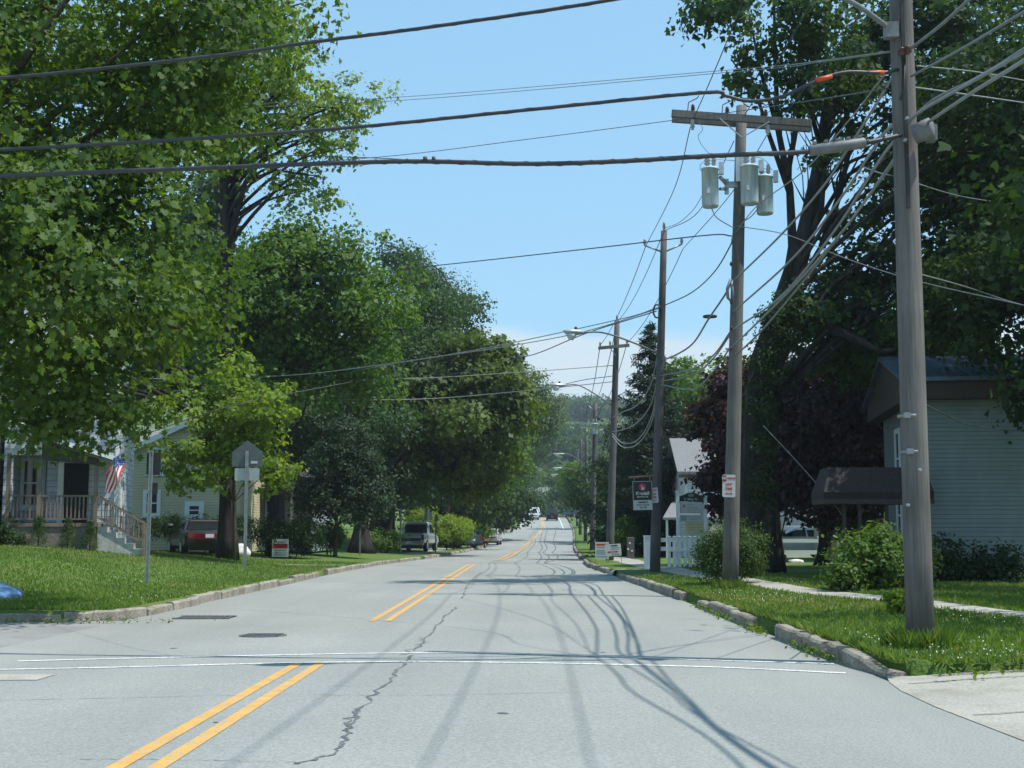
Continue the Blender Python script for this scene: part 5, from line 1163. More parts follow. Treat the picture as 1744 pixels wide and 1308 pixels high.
for (u, Y, bl, kind, lab) in (
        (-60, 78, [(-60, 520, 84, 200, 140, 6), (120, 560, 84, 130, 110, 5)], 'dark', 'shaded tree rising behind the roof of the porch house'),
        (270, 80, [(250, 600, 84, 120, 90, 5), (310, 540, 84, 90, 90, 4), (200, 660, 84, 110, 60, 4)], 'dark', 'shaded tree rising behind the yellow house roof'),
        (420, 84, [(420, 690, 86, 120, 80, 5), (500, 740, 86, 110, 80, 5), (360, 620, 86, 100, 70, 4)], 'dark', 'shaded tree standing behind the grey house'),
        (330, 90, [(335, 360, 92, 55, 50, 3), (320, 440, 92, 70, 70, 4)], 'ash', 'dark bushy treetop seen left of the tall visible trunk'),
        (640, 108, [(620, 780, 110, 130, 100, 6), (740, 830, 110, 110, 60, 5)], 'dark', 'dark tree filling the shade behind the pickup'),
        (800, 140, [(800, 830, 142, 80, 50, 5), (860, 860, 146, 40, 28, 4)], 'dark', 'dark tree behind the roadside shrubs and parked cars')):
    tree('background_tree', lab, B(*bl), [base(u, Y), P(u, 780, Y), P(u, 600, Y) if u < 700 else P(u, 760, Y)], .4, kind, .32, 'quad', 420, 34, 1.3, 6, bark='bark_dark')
# right side
bare = []
for k in range(46):
    a = random.choice([(1345, 330, 39.3), (1372, 400, 40.5), (1392, 300, 41), (1330, 250, 38.9), (1360, 200, 39), (1425, 340, 41), (1440, 200, 41.5), (1408, 250, 39.8)])
    u, v = a[0] + random.uniform(-60, 85), a[1] - random.uniform(60, 190); m = (a[0] + (u - a[0]) * .35 + random.uniform(-8, 8), a[1] + (v - a[1]) * .55)
    bare.append((0, [P(*a), P(m[0], m[1], a[2]), P(u, v, a[2] + random.uniform(-.8, .8))], random.uniform(.025, .055), .008))
tree('big_maple', 'huge old maple with ivy covered trunk and bare forked limbs by the poles',
     B((1225, 30, 37.5, 75, 48, 1.3), (1350, 40, 38, 105, 60, 2), (1270, 128, 37.5, 24, 12, .6), (1285, 160, 37.5, 20, 12, .5), (1430, 110, 39, 70, 55, 1.8), (1405, 255, 39, 20, 26, .7), (1455, 215, 40, 24, 18, .6), (1520, 50, 41, 110, 90, 3), (1660, 60, 42, 150, 150, 4), (1575, 230, 42, 36, 60, 1.6), (1340, 135, 38, 26, 12, .6), (1640, 260, 42, 170, 130, 4.5), (1480, 450, 41, 70, 50, 2.2), (1600, 430, 43, 150, 100, 4), (1400, 540, 40, 60, 45, 1.8), (1430, 380, 41, 24, 20, .8), (1500, 350, 41, 30, 24, 1), (1500, 540, 42, 110, 80, 3), (1440, 600, 42, 90, 50, 2.4), (1780, 300, 42, 120, 260, 4), (1345, 190, 38, 22, 14, .6)),
     [base(1300, 40), P(1285, 800, 40), P(1300, 620, 40), P(1335, 520, 40), P(1372, 400, 40.5), P(1392, 300, 41), P(1420, 120, 41)], .56, 'ash', .16, 'lobed', 1330, 52, .56, 26, inner=.3, lr=.16, bark='bark_dark', flare=1.25,
     fork=[(0, [P(1335, 520, 40), P(1350, 420, 39.6), P(1345, 320, 39.2), P(1325, 220, 38.8), P(1320, 100, 38.5), P(1318, -20, 38)], .17, .03), (0, [P(1345, 330, 39.2), P(1310, 230, 38.6), P(1290, 165, 38.2), P(1245, 100, 37.8)], .09, .02), (0, [P(1340, 300, 39), P(1360, 200, 39), P(1365, 60, 39)], .10, .03), (0, [P(1392, 300, 41), P(1440, 200, 41.5), P(1500, 80, 42)], .11, .03), (0, [P(1330, 520, 40), P(1420, 560, 39.5), P(1500, 600, 39), P(1560, 590, 39)], .2, .05), (0, [P(1325, 220, 38.8), P(1295, 120, 38.6), P(1275, 20, 38.4)], .08, .02), (0, [P(1400, 420, 40.5), P(1430, 330, 41), P(1450, 240, 41), P(1440, 170, 41)], .12, .04), (0, [P(1372, 430, 40.5), P(1400, 350, 40), P(1408, 240, 39.6), P(1470, 160, 39.4)], .1, .03)] + bare)
iv = bush('trunk_ivy', 'dark ivy cloaking the trunk of the huge old maple', 'ivy', base(1300, 39.5), [((P(u, v, 39.4) - base(1300, 39.5)), (ru * 39.4 / F, .75, rv * 39.4 / F)) for u, v, ru, rv in ((1298, 700, 26, 100), (1302, 620, 26, 60), (1325, 560, 28, 40), (1345, 520, 22, 30), (1292, 830, 24, 70))], 'dark', .10, 'oval', 170, 40, .3)
tree('shade_maple', 'maple overhanging the grey house roof, crown extended out of view for shade',
     B((1744, 480, 34, 130, 60, 2.5), (1800, 400, 33.5, 200, 130, 3), (1690, 470, 35, 110, 70, 2), (2120, 560, 26, 330, 130, 3.5), (2250, 330, 24, 380, 150, 4), (2050, 300, 30, 250, 150, 4), (2200, 420, 18, 300, 200, 4), (1700, 560, 35, 120, 60, 2), (1790, 620, 33, 60, 70, 1.5), (1760, 200, 38, 200, 180, 4), (1740, 690, 33, 26, 22, .5), (1640, 600, 40, 60, 22, 1)),  # lobes beyond the view are added to shade the house wall and canopy
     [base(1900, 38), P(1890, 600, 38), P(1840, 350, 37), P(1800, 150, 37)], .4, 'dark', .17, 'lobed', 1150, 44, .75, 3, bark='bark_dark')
tree('purple_maple', 'purple leaved maple drooping beside the white house roof',
     B((1240, 650, 50, 28, 40, 1.3), (1226, 705, 50, 28, 34, 1.2), (1246, 770, 50, 32, 60, 1.4), (1216, 808, 50, 28, 22, .9), (1236, 860, 50, 26, 26, .9)),
     [base(1262, 50.5), P(1262, 850, 50.5), P(1255, 740, 50), P(1240, 650, 50)], .18, 'purple', .16, 'lobed', 230, 40, .5, 14, bark='bark_dark')
tree('purple_maple', 'thinner trunked purple maple over the flat white boulder',
     B((1320, 660, 48, 60, 60, 2), (1330, 750, 48, 75, 70, 2.4), (1290, 800, 48, 50, 60, 1.8), (1340, 840, 48, 75, 34, 2), (1310, 720, 48, 40, 60, 1.5)),
     [base(1322, 54.8), P(1318, 880, 52), P(1320, 780, 49), P(1325, 640, 48)], .32, 'purple', .16, 'lobed', 520, 42, .62, 14, bark='bark_dark')
tree('purple_maple', 'thicker trunked purple maple beside the rail fence end',
     B((1420, 680, 46, 70, 60, 2.2), (1440, 760, 46, 80, 60, 2.4), (1400, 820, 46, 80, 40, 2), (1480, 700, 47, 40, 80, 2), (1380, 720, 47, 50, 80, 2)),
     [base(1408, 50), P(1408, 880, 50), P(1412, 780, 48), P(1420, 660, 46)], .36, 'purple', .16, 'lobed', 560, 42, .62, 14, bark='bark_dark')
tree('backlit_maple', 'bright green maple glimpsed between the purple maples and the grey house',
     B((1470, 700, 58, 60, 110, 3), (1500, 620, 58, 50, 60, 2.5), (1560, 560, 60, 80, 60, 3)), [base(1480, 60), P(1480, 800, 60), P(1485, 640, 59)], .22, 'mid', .22, 'lobed', 340, 40, .75, 10)
def spruce(label, u, Y, vtop, hw, group=None):
    b = base(u, Y); o = thing('spruce_tree', label, 'tree', b, 0, group); top = P(u - 4, vtop, Y) - b; h = top.z
    mb = MB(); mb.tube([(0, 0, 0), top * .5, top], [.28, .16, .02], 8); vs = []; tt = []
    n = int(h / .26)
    for i in range(n):
        f = i / n; z = h * (.05 + .95 * f); rad = (1 - f) ** .8 * hw * (1 - .25 * max(0, .15 - f) / .15) * random.uniform(.75, 1.12) + .12
        for j in range(int(5 + 7 * (1 - f))):
            a = random.uniform(0, 6.283); rr = rad * random.uniform(.7, 1.1); dp = rr * .28
            e = Vector((math.cos(a) * rr, math.sin(a) * rr, z - dp + .18 * rr * (rr > .8))); s = Vector((0, 0, z)) + top * 0
            if random.random() < .3: mb.tube([s, s.lerp(e, .5) - Vector((0, 0, dp * .3)), e], [.03, .02, .008], 4)
            m_ = int(26 + rr * 44); t = rng.random(m_) ** .6
            p = np.array(s)[None] + (np.array(e) - np.array(s))[None] * t[:, None]; p[:, 2] -= dp * .8 * np.sin(np.pi * t)
            side = np.array([-math.sin(a), math.cos(a), 0]); w_ = rng.normal(size=m_) * .16 * (.3 + t) * max(.5, rr * .6)
            p += side[None] * w_[:, None]; p[:, 2] += rng.normal(size=m_) * .05 - np.abs(w_) * .35
            nr = rng.normal(size=(m_, 3)) * .5; nr[:, 2] += .8
            vs.append(leaves(p, nr, .16 + .2 * rng.random(m_), 'long')); tt.append(.5 * random.random() + .5 * rng.random(m_))
    mb.build('trunk', M['bark_dark'], o)
    me = raw_mesh('crown', np.concatenate(vs), 4); set_tint(me, np.concatenate(tt)); link('crown', me, L['spruce'], o)
spruce('tall dark spruce standing behind the two roadside poles', 1111, 70, 545, 3.9)
tree('leafy_tree', 'light green treetop showing just right of the spruce tip', B((1155, 640, 98, 24, 30, 1.6), (1165, 690, 98, 30, 50, 2), (1140, 720, 98, 30, 50, 2)), [base(1160, 100), P(1160, 800, 100), P(1158, 650, 99)], .25, 'mid', .25, 'lobed', 170, 36, .8, 8)
tree('leafy_tree', 'green tree rising behind the roof of the white house', B((1225, 690, 84, 50, 45, 2.5), (1190, 730, 86, 40, 40, 2), (1250, 640, 84, 30, 40, 2)), [base(1215, 86), P(1215, 820, 86), P(1220, 690, 85)], .28, 'mid', .24, 'lobed', 260, 38, .9, 8)
tree('shade_tree', 'dark tree filling the shade behind the hanging motor oil sign', B((1080, 830, 84, 55, 70, 3), (1130, 840, 82, 45, 70, 2.5), (1084, 770, 86, 22, 60, 2.2), (1150, 780, 84, 30, 70, 2.4)), [base(1100, 86), P(1100, 850, 86), P(1100, 750, 86)], .3, 'dark', .26, 'oval', 420, 40, .85, 8, bark='bark_dark')
tree('verge_tree', 'yellowish green small tree among the distant poles', B((985, 815, 178, 18, 30, 2), (975, 840, 180, 14, 26, 1.6), (1000, 830, 180, 20, 34, 2)), [base(988, 180), P(988, 860, 180), P(986, 810, 180)], .18, 'bush', .32, 'quad', 150, 30, .9, 6)
tree('verge_tree', 'dark green tree behind the first distant poles', B((1018, 850, 130, 16, 40, 2), (1000, 830, 140, 14, 34, 2), (1030, 820, 135, 12, 36, 2)), [base(1018, 136), P(1018, 860, 136), P(1018, 820, 136)], .22, 'dark', .32, 'quad', 170, 34, 1.0, 6)
tree('verge_tree', 'deep green tree at the crest beyond the grey parked car', B((965, 840, 250, 18, 34, 3), (985, 855, 250, 20, 26, 3)), [base(972, 252), P(972, 870, 252), P(970, 830, 252)], .25, 'ash', .4, 'quad', 150, 30, 1.3, 5)
tree('pale_tree', 'pale silvery tree in front of the distant house', B((938, 845, 272, 10, 13, 1.8), (936, 862, 272, 14, 14, 2.2), (940, 873, 272, 13, 10, 2)), [base(938, 273), P(938, 868, 273), P(938, 840, 273)], .2, 'pale', .36, 'quad', 130, 30, .9, 5)
tree('background_tree', 'dark tree beside the distant house where the street bends', B((900, 850, 262, 26, 30, 4), (880, 840, 262, 20, 34, 4)), [base(895, 264), P(895, 870, 264), P(893, 830, 264)], .3, 'ash', .42, 'quad', 200, 30, 1.5, 5)
tree('background_tree', 'shadowy tree row end between distant house and poles', B((958, 850, 290, 16, 26, 4)), [base(956, 292), P(956, 870, 292), P(956, 840, 292)], .3, 'ash', .42, 'quad', 160, 30, 1.5, 5)

# ------------------------------------------------------------------ hedges and shrubs
def bpx(u, v, Y): q = P(u, v, Y); q.z = gz(q.x, Y); return q
def sh(name, label, cat, u, Y, bl, leaf, size, shape, count, per, rc, **kw):
    b = base(u, Y); b.z += .1
    return bush(name, label, cat, b, [((P(x, y, yy) - b), (ru * yy / F, ry, rv * yy / F)) for x, y, yy, ru, rv, ry in bl], leaf, size, shape, count, per, rc, **kw)
sh('hedge', 'clipped dark hedge growing round the transformer pole', 'hedge', 1240, 32.4, [(1215, 945, 32.4, 30, 45, .6), (1250, 935, 32.6, 50, 50, .8), (1280, 945, 32.8, 22, 44, .6)], 'hedge', .055, 'oval', 420, 46, .2)
sh('bush', 'leafy sunlit bush in front of the entrance canopy', 'bush', 1480, 29, [(1500, 950, 29, 50, 50, .9), (1460, 960, 29, 42, 40, .8), (1435, 985, 28.5, 22, 26, .5), (1540, 960, 30, 50, 40, .8)], 'bush', .10, 'oval', 330, 42, .26)
for i, (u, v, rv, lab) in enumerate(((1610, 960, 45, 'tall shaded weeds against the grey house wall beside the near pole'), (1660, 970, 36, 'shaded weeds mid way along the grey house wall'), (1715, 965, 42, 'shaded weeds furthest along the grey house wall'))):
    sh('weed_clump', lab, 'weeds', u, 33.5, [(u, v, 33.5, 30, rv, .5), (u - 12, v + 20, 33.2, 30, 26, .5)], 'dark', .09, 'oval', 110, 34, .22, group='weeds along the grey house wall', stems=9)
sh('weed_clump', 'small bright leafy weed beside the foot of the near pole', 'weeds', 1525, 20.5, [(1525, 1021, 20.5, 20, 12, .2), (1540, 1015, 20.5, 10, 10, .12)], 'young', .06, 'oval', 42, 22, .09)
for u, Y, ru, v, rv, lab in ((115, 43.2, 14, 905, 24, 'middle one of the three small cone shrubs before the porch'), (65, 43, 14, 905, 22, 'left one of the three small cone shrubs before the porch'), (153, 43.2, 14, 908, 24, 'right one of the three small cone shrubs before the porch')):
    b = base(u, Y); b.z += .1; o = thing('cone_shrub', lab, 'shrub', b, 0, 'cone shrubs before the porch'); cs = []
    for i in range(170):
        f = random.random() ** .8; a = random.uniform(0, 6.3); r = (1 - f) ** .7 * .28 * random.uniform(.6, 1.1) * (.7 + min(f * 3, .3)); cs.append((math.cos(a) * r, math.sin(a) * r, .06 + f * .88))
    cs = np.array(cs); v_, t_ = foliage(cs, np.stack([cs[:, 0] * 3, cs[:, 1] * 3, cs[:, 2] * .3], 1), 26, .10, .05, 'long', .3); me = raw_mesh('foliage', v_, 4); set_tint(me, t_); link('foliage', me, L['hedge'], o)
    MB().tube([(0, 0, -.1), (0, 0, .6)], [.03, .01], 6).build('stem', M['bark_dark'], o)
sh('bush', 'dark rounded bush below the corner wall of the porch house', 'bush', 15, 43.3, [(20, 908, 43.3, 22, 22, .5), (-10, 900, 43.3, 26, 30, .6), (36, 915, 43.2, 10, 14, .3)], 'hedge', .06, 'oval', 130, 34, .2)
sh('hedge', 'long low hedge between the porch steps and the yellow house', 'hedge', 330, 56, [(270, 898, 56, 45, 18, .6), (330, 895, 56.4, 60, 18, .6), (400, 897, 57, 45, 18, .6)], 'hedge', .07, 'oval', 300, 40, .22)
sh('hedge', 'dark box hedge behind the red banded yard sign', 'hedge', 500, 58, [(470, 910, 58, 45, 30, .8), (520, 912, 58.5, 32, 30, .9)], 'dark', .08, 'oval', 320, 40, .24)
sh('bush', 'rounded green bush between the box hedge and the broad trunk', 'bush', 565, 66, [(565, 914, 66, 24, 22, .8), (548, 908, 65, 14, 18, .5)], 'hedge', .09, 'oval', 130, 36, .25)
sh('bush', 'low spreading shrub right of the broad flared trunk', 'bush', 652, 76, [(655, 918, 76, 30, 18, 1), (630, 924, 75, 16, 10, .6)], 'bush', .10, 'oval', 140, 36, .28)
sh('shrub', 'lime green shrub behind the pickup', 'shrub', 722, 104, [(722, 888, 104, 26, 20, 1.6), (705, 880, 105, 14, 18, 1)], 'lime', .17, 'oval', 170, 34, .45)
sh('shrub', 'large arching green shrub topping the verge bank', 'shrub', 795, 124, [(795, 872, 124, 38, 16, 2.2), (770, 880, 124, 26, 16, 1.6), (826, 880, 124, 16, 14, 1.4), (755, 868, 124, 12, 18, 1)], 'bush', .22, 'oval', 260, 34, .55)
sh('shrub', 'lime green weedy shrub covering the front of the bank', 'shrub', 766, 98, [(760, 897, 98, 26, 16, 1.4), (778, 904, 98, 18, 16, 1.2), (750, 912, 97, 14, 12, 1)], 'lime', .15, 'oval', 200, 34, .42)
sh('shrub', 'pale lime shrub hiding most of the dark car', 'shrub', 785, 103, [(785, 899, 103, 20, 14, 1.0), (770, 893, 103, 12, 12, .8)], 'lime', .15, 'oval', 150, 34, .4)
sh('shrub', 'tangled green weeds sloping down to the kerb', 'shrub', 800, 108, [(800, 905, 108, 26, 12, 1.4), (818, 908, 110, 20, 10, 1.2), (790, 912, 104, 14, 10, 1)], 'weed', .15, 'oval', 170, 32, .4)
sh('flower_clump', 'orange daylilies blooming among the verge weeds', 'flowers', 824, 116, [(824, 898, 116, 11, 7, .7), (834, 905, 117, 9, 6, .6)], 'weed', .12, 'long', 60, 24, .3)
o = C.objects[-1] if False else bpy.data.objects['flower_clump']
fp = np.array([(random.gauss(0, .55), random.gauss(0, .5), random.uniform(.5, 1.35)) for _ in range(110)]); v_ = leaves(fp, rng.normal(size=fp.shape) + np.array([0, -.6, .5]), .08 + .06 * rng.random(len(fp)), 'quad'); link('blossom', raw_mesh('blossom', v_, 4), M['orangeflower'], o)
for i, (u, Y, w_) in enumerate(((850, 172, 12), (866, 186, 11), (873, 206, 8), (880, 222, 6))):
    sh('weed_clump', ['tall verge weeds just past the silver parked car', 'tall verge weeds below the dark sign post', 'verge weeds beyond the dark sign post', 'verge weeds at the crest by the white line'][i], 'weeds', u, Y, [(u, 893 - i * 2, Y, w_, 11, 1.6), (u - 8, 898 - i * 2, Y - 2, w_, 8, 1.4)], 'weed', .24, 'long', 120, 26, .6, group='weeds along the far verge')
sh('bush', 'round leafy bush behind the wooden bollard', 'bush', 1064, 68, [(1064, 905, 68, 20, 24, .9), (1052, 915, 68, 12, 14, .5)], 'bush', .10, 'oval', 150, 36, .28)
sh('bush', 'low bush between the distant poles and the shed', 'bush', 1040, 100, [(1032, 908, 100, 14, 14, .9), (1022, 915, 100, 10, 8, .6)], 'bush', .13, 'oval', 90, 32, .35)
sh('bush', 'loose green bush in front of the tan building wall', 'bush', 1462, 47, [(1465, 890, 47, 26, 30, .7), (1450, 910, 47, 26, 24, .7)], 'bush', .11, 'oval', 120, 34, .28)

# ------------------------------------------------------------------ grass
def blades(name, n, area, h, label=None, dens=None, w=.012, leafm='blade'):
    pts = []
    while len(pts) < n:
        x, y = area()
        if not dens or random.random() < dens(x, y): pts.append((x, y, gz(x, y) - .005))
    p = np.array(pts); k = len(p); a = rng.random(k) * 6.283; hh = h * (.45 + 1.0 * rng.random(k)); d = np.stack([np.cos(a), np.sin(a), np.zeros(k)], 1)
    lean = rng.normal(size=(k, 2)) * .45; ww = w * (.7 + rng.random(k))
    v0 = p - d * ww[:, None]; v1 = p + d * ww[:, None]; tip = p + np.stack([lean[:, 0] * hh, lean[:, 1] * hh, hh], 1)
    me = raw_mesh(name, np.stack([v0, v1, tip], 1), 3); set_tint(me, np.where(rng.random(k) < .03 + .22 * (np.sin(p[:, 0] * .55 + 2 + .4 * np.sin(p[:, 1])) * np.sin(p[:, 1] * .41 + p[:, 0] * .2) > .55), 1, (rng.random(k) * .7 + .3 * np.sin(p[:, 0] * 1.3 + p[:, 1] * .7) ** 2) * .85))
    return struct(link(name, me, L[leafm]), 'stuff')
def area_r():
    y = 13.5 + 26 * random.random() ** 1.5; x = rx(y) + (.35 * (14.6 - y) if y < 14.6 else 0) + .1 + (6 + y * .06) * random.random(); return x, y
def onwalk(x, y):
    c = itp(y, [19, 21.2, 25, 30, 36, 43, 52], [7.9, 7.15, 6.4, 5.75, 5.2, 4.75, 4.35]); return 0 if (y > 19 and abs(x - c) < .46) else 1
def area_l():
    y = 22.3 + 34 * random.random() ** 1.5; return lx(y) - .08 - (7 + y * .12) * random.random(), y
blades('grass', 70000, area_r, .058, dens=onwalk); blades('grass', 80000, area_l, .062)
def edge_r():
    y = 13.6 + 18 * random.random(); return kr(y) + .13 + abs(random.gauss(0, .05)), y
blades('grass', 5000, edge_r, .10)
def near_pole():
    a = random.uniform(0, 6.28); r = .17 + abs(random.gauss(0, .10)); q = PO[random.choice([0, 0, 1])][1]; return q.x + math.cos(a) * r, q.y + math.sin(a) * r
blades('grass', 2600, near_pole, .19)
pts = []
while len(pts) < 1500:
    x, y = area_r() if random.random() < .62 else area_l()
    if math.sin(x * .9 + 1.3) * math.cos(y * .55 + x * .3) > .3 and onwalk(x, y): pts.append((x, y, gz(x, y) + random.uniform(.04, .085)))
p = np.array(pts); nn = rng.normal(size=p.shape) * .5; nn[:, 1] -= .6; nn[:, 2] += .7
struct(link('clover_flowers', raw_mesh('clover_flowers', leaves(p, nn,   .016 + .010 * rng.random(len(p)), 'oval'), 6), M['clover']), 'stuff')
# weeds in the gutter and in joints
pts = []
for _ in range(900):
    t = random.random()
    if t < .6: y = random.choice([random.gauss(16.2, .7), random.gauss(19.9, .35), random.gauss(24, 1.5)]); x = kr(y) - abs(random.gauss(0, .07)) - .06
    elif t < .8: c = gp(random.gauss(380, 60), 1058); x, y = -7.0 + random.gauss(0, .7), 21.66 - abs(random.gauss(0, .04))
    else: x = 3.9 + random.random() ** 1.5 * 4.5; y = random.gauss(13.1, .05) + (x - 4) * .06 if random.random() < 2 else 0
    pts.append((x, y, (.02 if t < .8 else .10) + random.random() * .06))
p = np.array(pts); nn = rng.normal(size=p.shape) * .6; nn[:, 2] += .6
me = raw_mesh('gutter_weeds', leaves(p, nn, .03 + .04 * rng.random(len(p)), 'oval'), 6); set_tint(me, rng.random(len(p))); struct(link('gutter_weeds', me, L['weed']), 'stuff')
# ------------------------------------------------------------------ far woods on the hills
cs, ds, sz = [], [], []
ntree = 0
while ntree < 2600:
    Y = 345 + 900 * random.random() ** 1.2; X = random.uniform(-.16, .22) * Y + random.uniform(-30, 30)
    u = 900 + X / Y * F
    # two clearings
    if 372 < Y < 452 and -16 < X < 7: continue
    if 520 < Y < 690 and -8 < X < 62: continue
    ntree += 1; h = random.uniform(7, 15); r = h * random.uniform(.26, .42); z0 = hz(X, Y); m_ = 26 if Y < 700 else 16
    d = sphere_pts(m_); d[:, 2] = np.abs(d[:, 2]) * 1.0 - .25
    cs.append(np.array([X, Y, z0 + h * .5]) + d * np.array([r, r, h * .5]) * (.75 + .35 * rng.random((m_, 1)))); ds.append(d); sz.append(np.full(m_, random.random()))
cs, ds, tt = np.concatenate(cs), np.concatenate(ds), np.concatenate(sz)
per = 7; idx = np.repeat(np.arange(len(cs)), per); pos = cs[idx] + rng.normal(size=(len(idx), 3)) * .9; nr = ds[idx] + rng.normal(size=(len(idx), 3)) * .5; nr[:, 2] += .5
me = raw_mesh('woods', leaves(pos, nr, 1.0 + 1.1 * rng.random(len(idx)), 'quad'), 4); set_tint(me, tt[idx] * .75 + .25 * rng.random(len(idx))); struct(link('woods', me, L['forest']), 'stuff')

# ------------------------------------------------------------------ overhead cables
A = px
g1, g2 = 'thick cables crossing above the street', 'thin wires crossing above the street'
cable('topmost thick twisted cable crossing the sky corner to corner', [A(-420, 160, 18), A(0, 133, 16.3), A(350, 97, 15.6), A(530, 72, 15.3), A(740, 45, 15), A(1040, 0, 14.7), A(1300, -52, 14.7), A(1523, -110, 14.9)], .021, group=g1, twist=True)
cable('thick black cable with orange sleeves dipping near the pole', [A(-420, 275, 18), A(0, 255, 16.3), A(300, 238, 15.7), A(600, 217, 15.3), A(900, 187, 15), A(1195, 158, 14.7), A(1235, 163, 14.7), A(1275, 172, 14.7), A(1330, 165, 14.7), A(1390, 138, 14.75), A(1440, 123, 14.8), A(1500, 124, 14.9), A(1530, 118, 15)], .021, group=g1, twist=True)
def sleeve(parent_label, u0, v0, u1, v1, Y, r, m, nm='sleeve', ends=False):
    par = [o for o in C.objects if o.get('label') == parent_label][0]
    a, b = P(u0, v0, Y) - par.location, P(u1, v1, Y) - par.location
    mb = MB()
    if ends: mb.tube([a, a.lerp(b, .03), a.lerp(b, .97), b], [r * .8, r, r, r * .8], 14); [mb.box((q.x - .02, q.y - .03, q.z + r), (q.x + .02, q.y + .03, q.z + r + .03)) for q in (a.lerp(b, f) for f in (.1, .3, .5, .7, .9))]
    else: mb.tube([a, b], r, 10)
    mb.build(nm, M[m], par)
lab = 'thick black cable with orange sleeves dipping near the pole'
sleeve(lab, 1389, 137, 1417, 130, 14.75, .027, 'orange'); sleeve(lab, 1483, 123, 1506, 124, 14.9, .027, 'orange')
lab = 'thick black cable running into the long grey splice case'
cable(lab, [A(-420, 318, 18), A(0, 300, 16.3), A(350, 286, 15.7), A(600, 277, 15.3), A(725, 275, 15.15), A(900, 279, 15), A(1050, 275, 14.85), A(1220, 265, 14.75), A(1380, 258, 14.7), A(1475, 243, 14.75), A(1535, 230, 14.9)], .027, group=g1, twist=True)
sleeve(lab, 1378, 257, 1474, 243, 14.72, .062, 'splice', 'splice_case', True); sleeve(lab, 721, 272, 728, 271, 15.15, .035, 'wire', 'clamp'); sleeve(lab, 736, 272, 742, 271, 15.15, .035, 'wire', 'clamp')
cable('upper one of two pale thin wires crossing above the thick cables', [A(-420, 188, 40), A(0, 183, 34), A(560, 172, 28), A(1220, 121, 20), A(1400, 103, 16.5), A(1535, 84, 15)], .006, 'wire_pale', group=g2)
cable('lower one of two pale thin wires crossing above the thick cables', [A(-420, 195, 40), A(0, 189, 34), A(560, 178, 28), A(1220, 125, 20), A(1400, 105, 16.5), A(1537, 86, 15)], .006, 'wire_pale', group=g2)
cable('thin wire rising to the long crossarm from the treetops', [A(300, 290, 36), A(640, 268, 33.5), A(900, 237, 31.5), A(1145, 205, 30), A(1350, 176, 22), A(1515, 150, 15.2)], .008, group=g2)
cable('thin wire from the tree merging with the splice case cable', [A(400, 262, 24), A(610, 268, 17), A(725, 274, 15.15)], .006, group=g2)
cable('thin wire from the transformer pole into the treetops', [A(1247, 402, 30.2), A(1200, 401, 31), A(1000, 424, 35), A(715, 455, 42), A(520, 472, 48), A(100, 490, 60)], .016, group=g2)
g3 = 'service wires from the sign pole to the houses'
cable('upper service wire from the sign pole to the tall trees', [A(1120, 524, 43), A(1050, 545, 44), A(800, 598, 48), A(600, 628, 52), A(480, 640, 55), A(260, 650, 58)], .016, 'wire_pale', group=g3)
cable('service wire sagging from the sign pole to the street lamp height', [A(1120, 526, 43), A(990, 566, 46), A(850, 592, 50), A(680, 618, 55), A(560, 640, 58)], .016, 'wire_pale', group=g3)
cable('service wire running flat in front of the dark chestnut', [A(1050, 622, 61), A(900, 633, 60), A(700, 645, 59), A(480, 648, 57), A(260, 645, 56), A(0, 638, 52)], .018, 'wire_pale', group=g3)
cable('lowest pale service wire in front of the dark trees', [A(1045, 650, 61), A(900, 665, 62), A(750, 678, 62), A(620, 681, 60), A(470, 676, 58), A(220, 660, 50)], .018, 'wire_pale', group=g3)
cable('service wire with a small weight near the chestnut crown', [A(1118, 530, 43), A(1000, 567, 47), A(920, 600, 52), A(874, 612, 56), A(700, 655, 62)], .018, group=g3)
sleeve('service wire with a small weight near the chestnut crown', 872, 611, 877, 609, 56, .08, 'wire', 'weight')
cable('far service wire crossing below the cloud', [A(1046, 640, 61), A(980, 650, 70), A(900, 672, 85)], .018, group=g3)
cable('distant service wire crossing above the hill', [A(1014, 700, 95), A(1060, 670, 90), A(1100, 655, 84)], .02, group=g3)
cable('service drop from the porch roof to the street wires', [A(170, 780, 43.6), A(215, 750, 43), A(260, 735, 43), A(400, 690, 44), A(600, 650, 47)], .015, group=g3)
# primaries along the street
g4 = 'primary wires along the pole line'
Yp = poles
cable('primary wire sloping from crossarm end to the side arm', [A(1176, 216, 30.1), A(1149, 320, 35), A(1099, 421, 42.9)], .011, group=g4)
cable('primary wire from crossarm bracket past the tank to the pole tip', [A(1250, 240, 30.1), A(1190, 360, 36), A(1132, 393, 43)], .011, group=g4)
cable('primary wire crossing the tanks to the other side arm', [A(1309, 225, 30.1), A(1245, 330, 34), A(1163, 424, 42.9)], .011, group=g4)
for i, (du, lab) in enumerate(((0, 'left'), (1, 'middle'), (2, 'right'))):
    us = ((1099, 421), (1130, 395), (1163, 424)); ue = ((1022, 588), (1051, 548), (1068, 584)); uf = ((1001, 690), (1014, 686), (1026, 690)); ug = ((995, 745), (999, 742), (1003, 745))
    cable(f'{["outer","central","inner"][i]} primary wire between the sign pole and small crossarm pole', [A(*us[i], 43), A(*ue[i], 61)], .013, sag=.35, group=g4)
    cable(f'{["outer","central","inner"][i]} primary wire between small crossarm pole and single transformer pole', [A(*ue[i], 61), A(*uf[i], 95)], .018, sag=.5, group=g4)
    cable(f'{["outer","central","inner"][i]} primary wire beyond the single transformer pole', [A(*uf[i], 95), A(*ug[i], 138), A(ug[i][0] - 9, 748, 154), A(ug[i][0] - 15, 773, 188)], .022, group=g4)
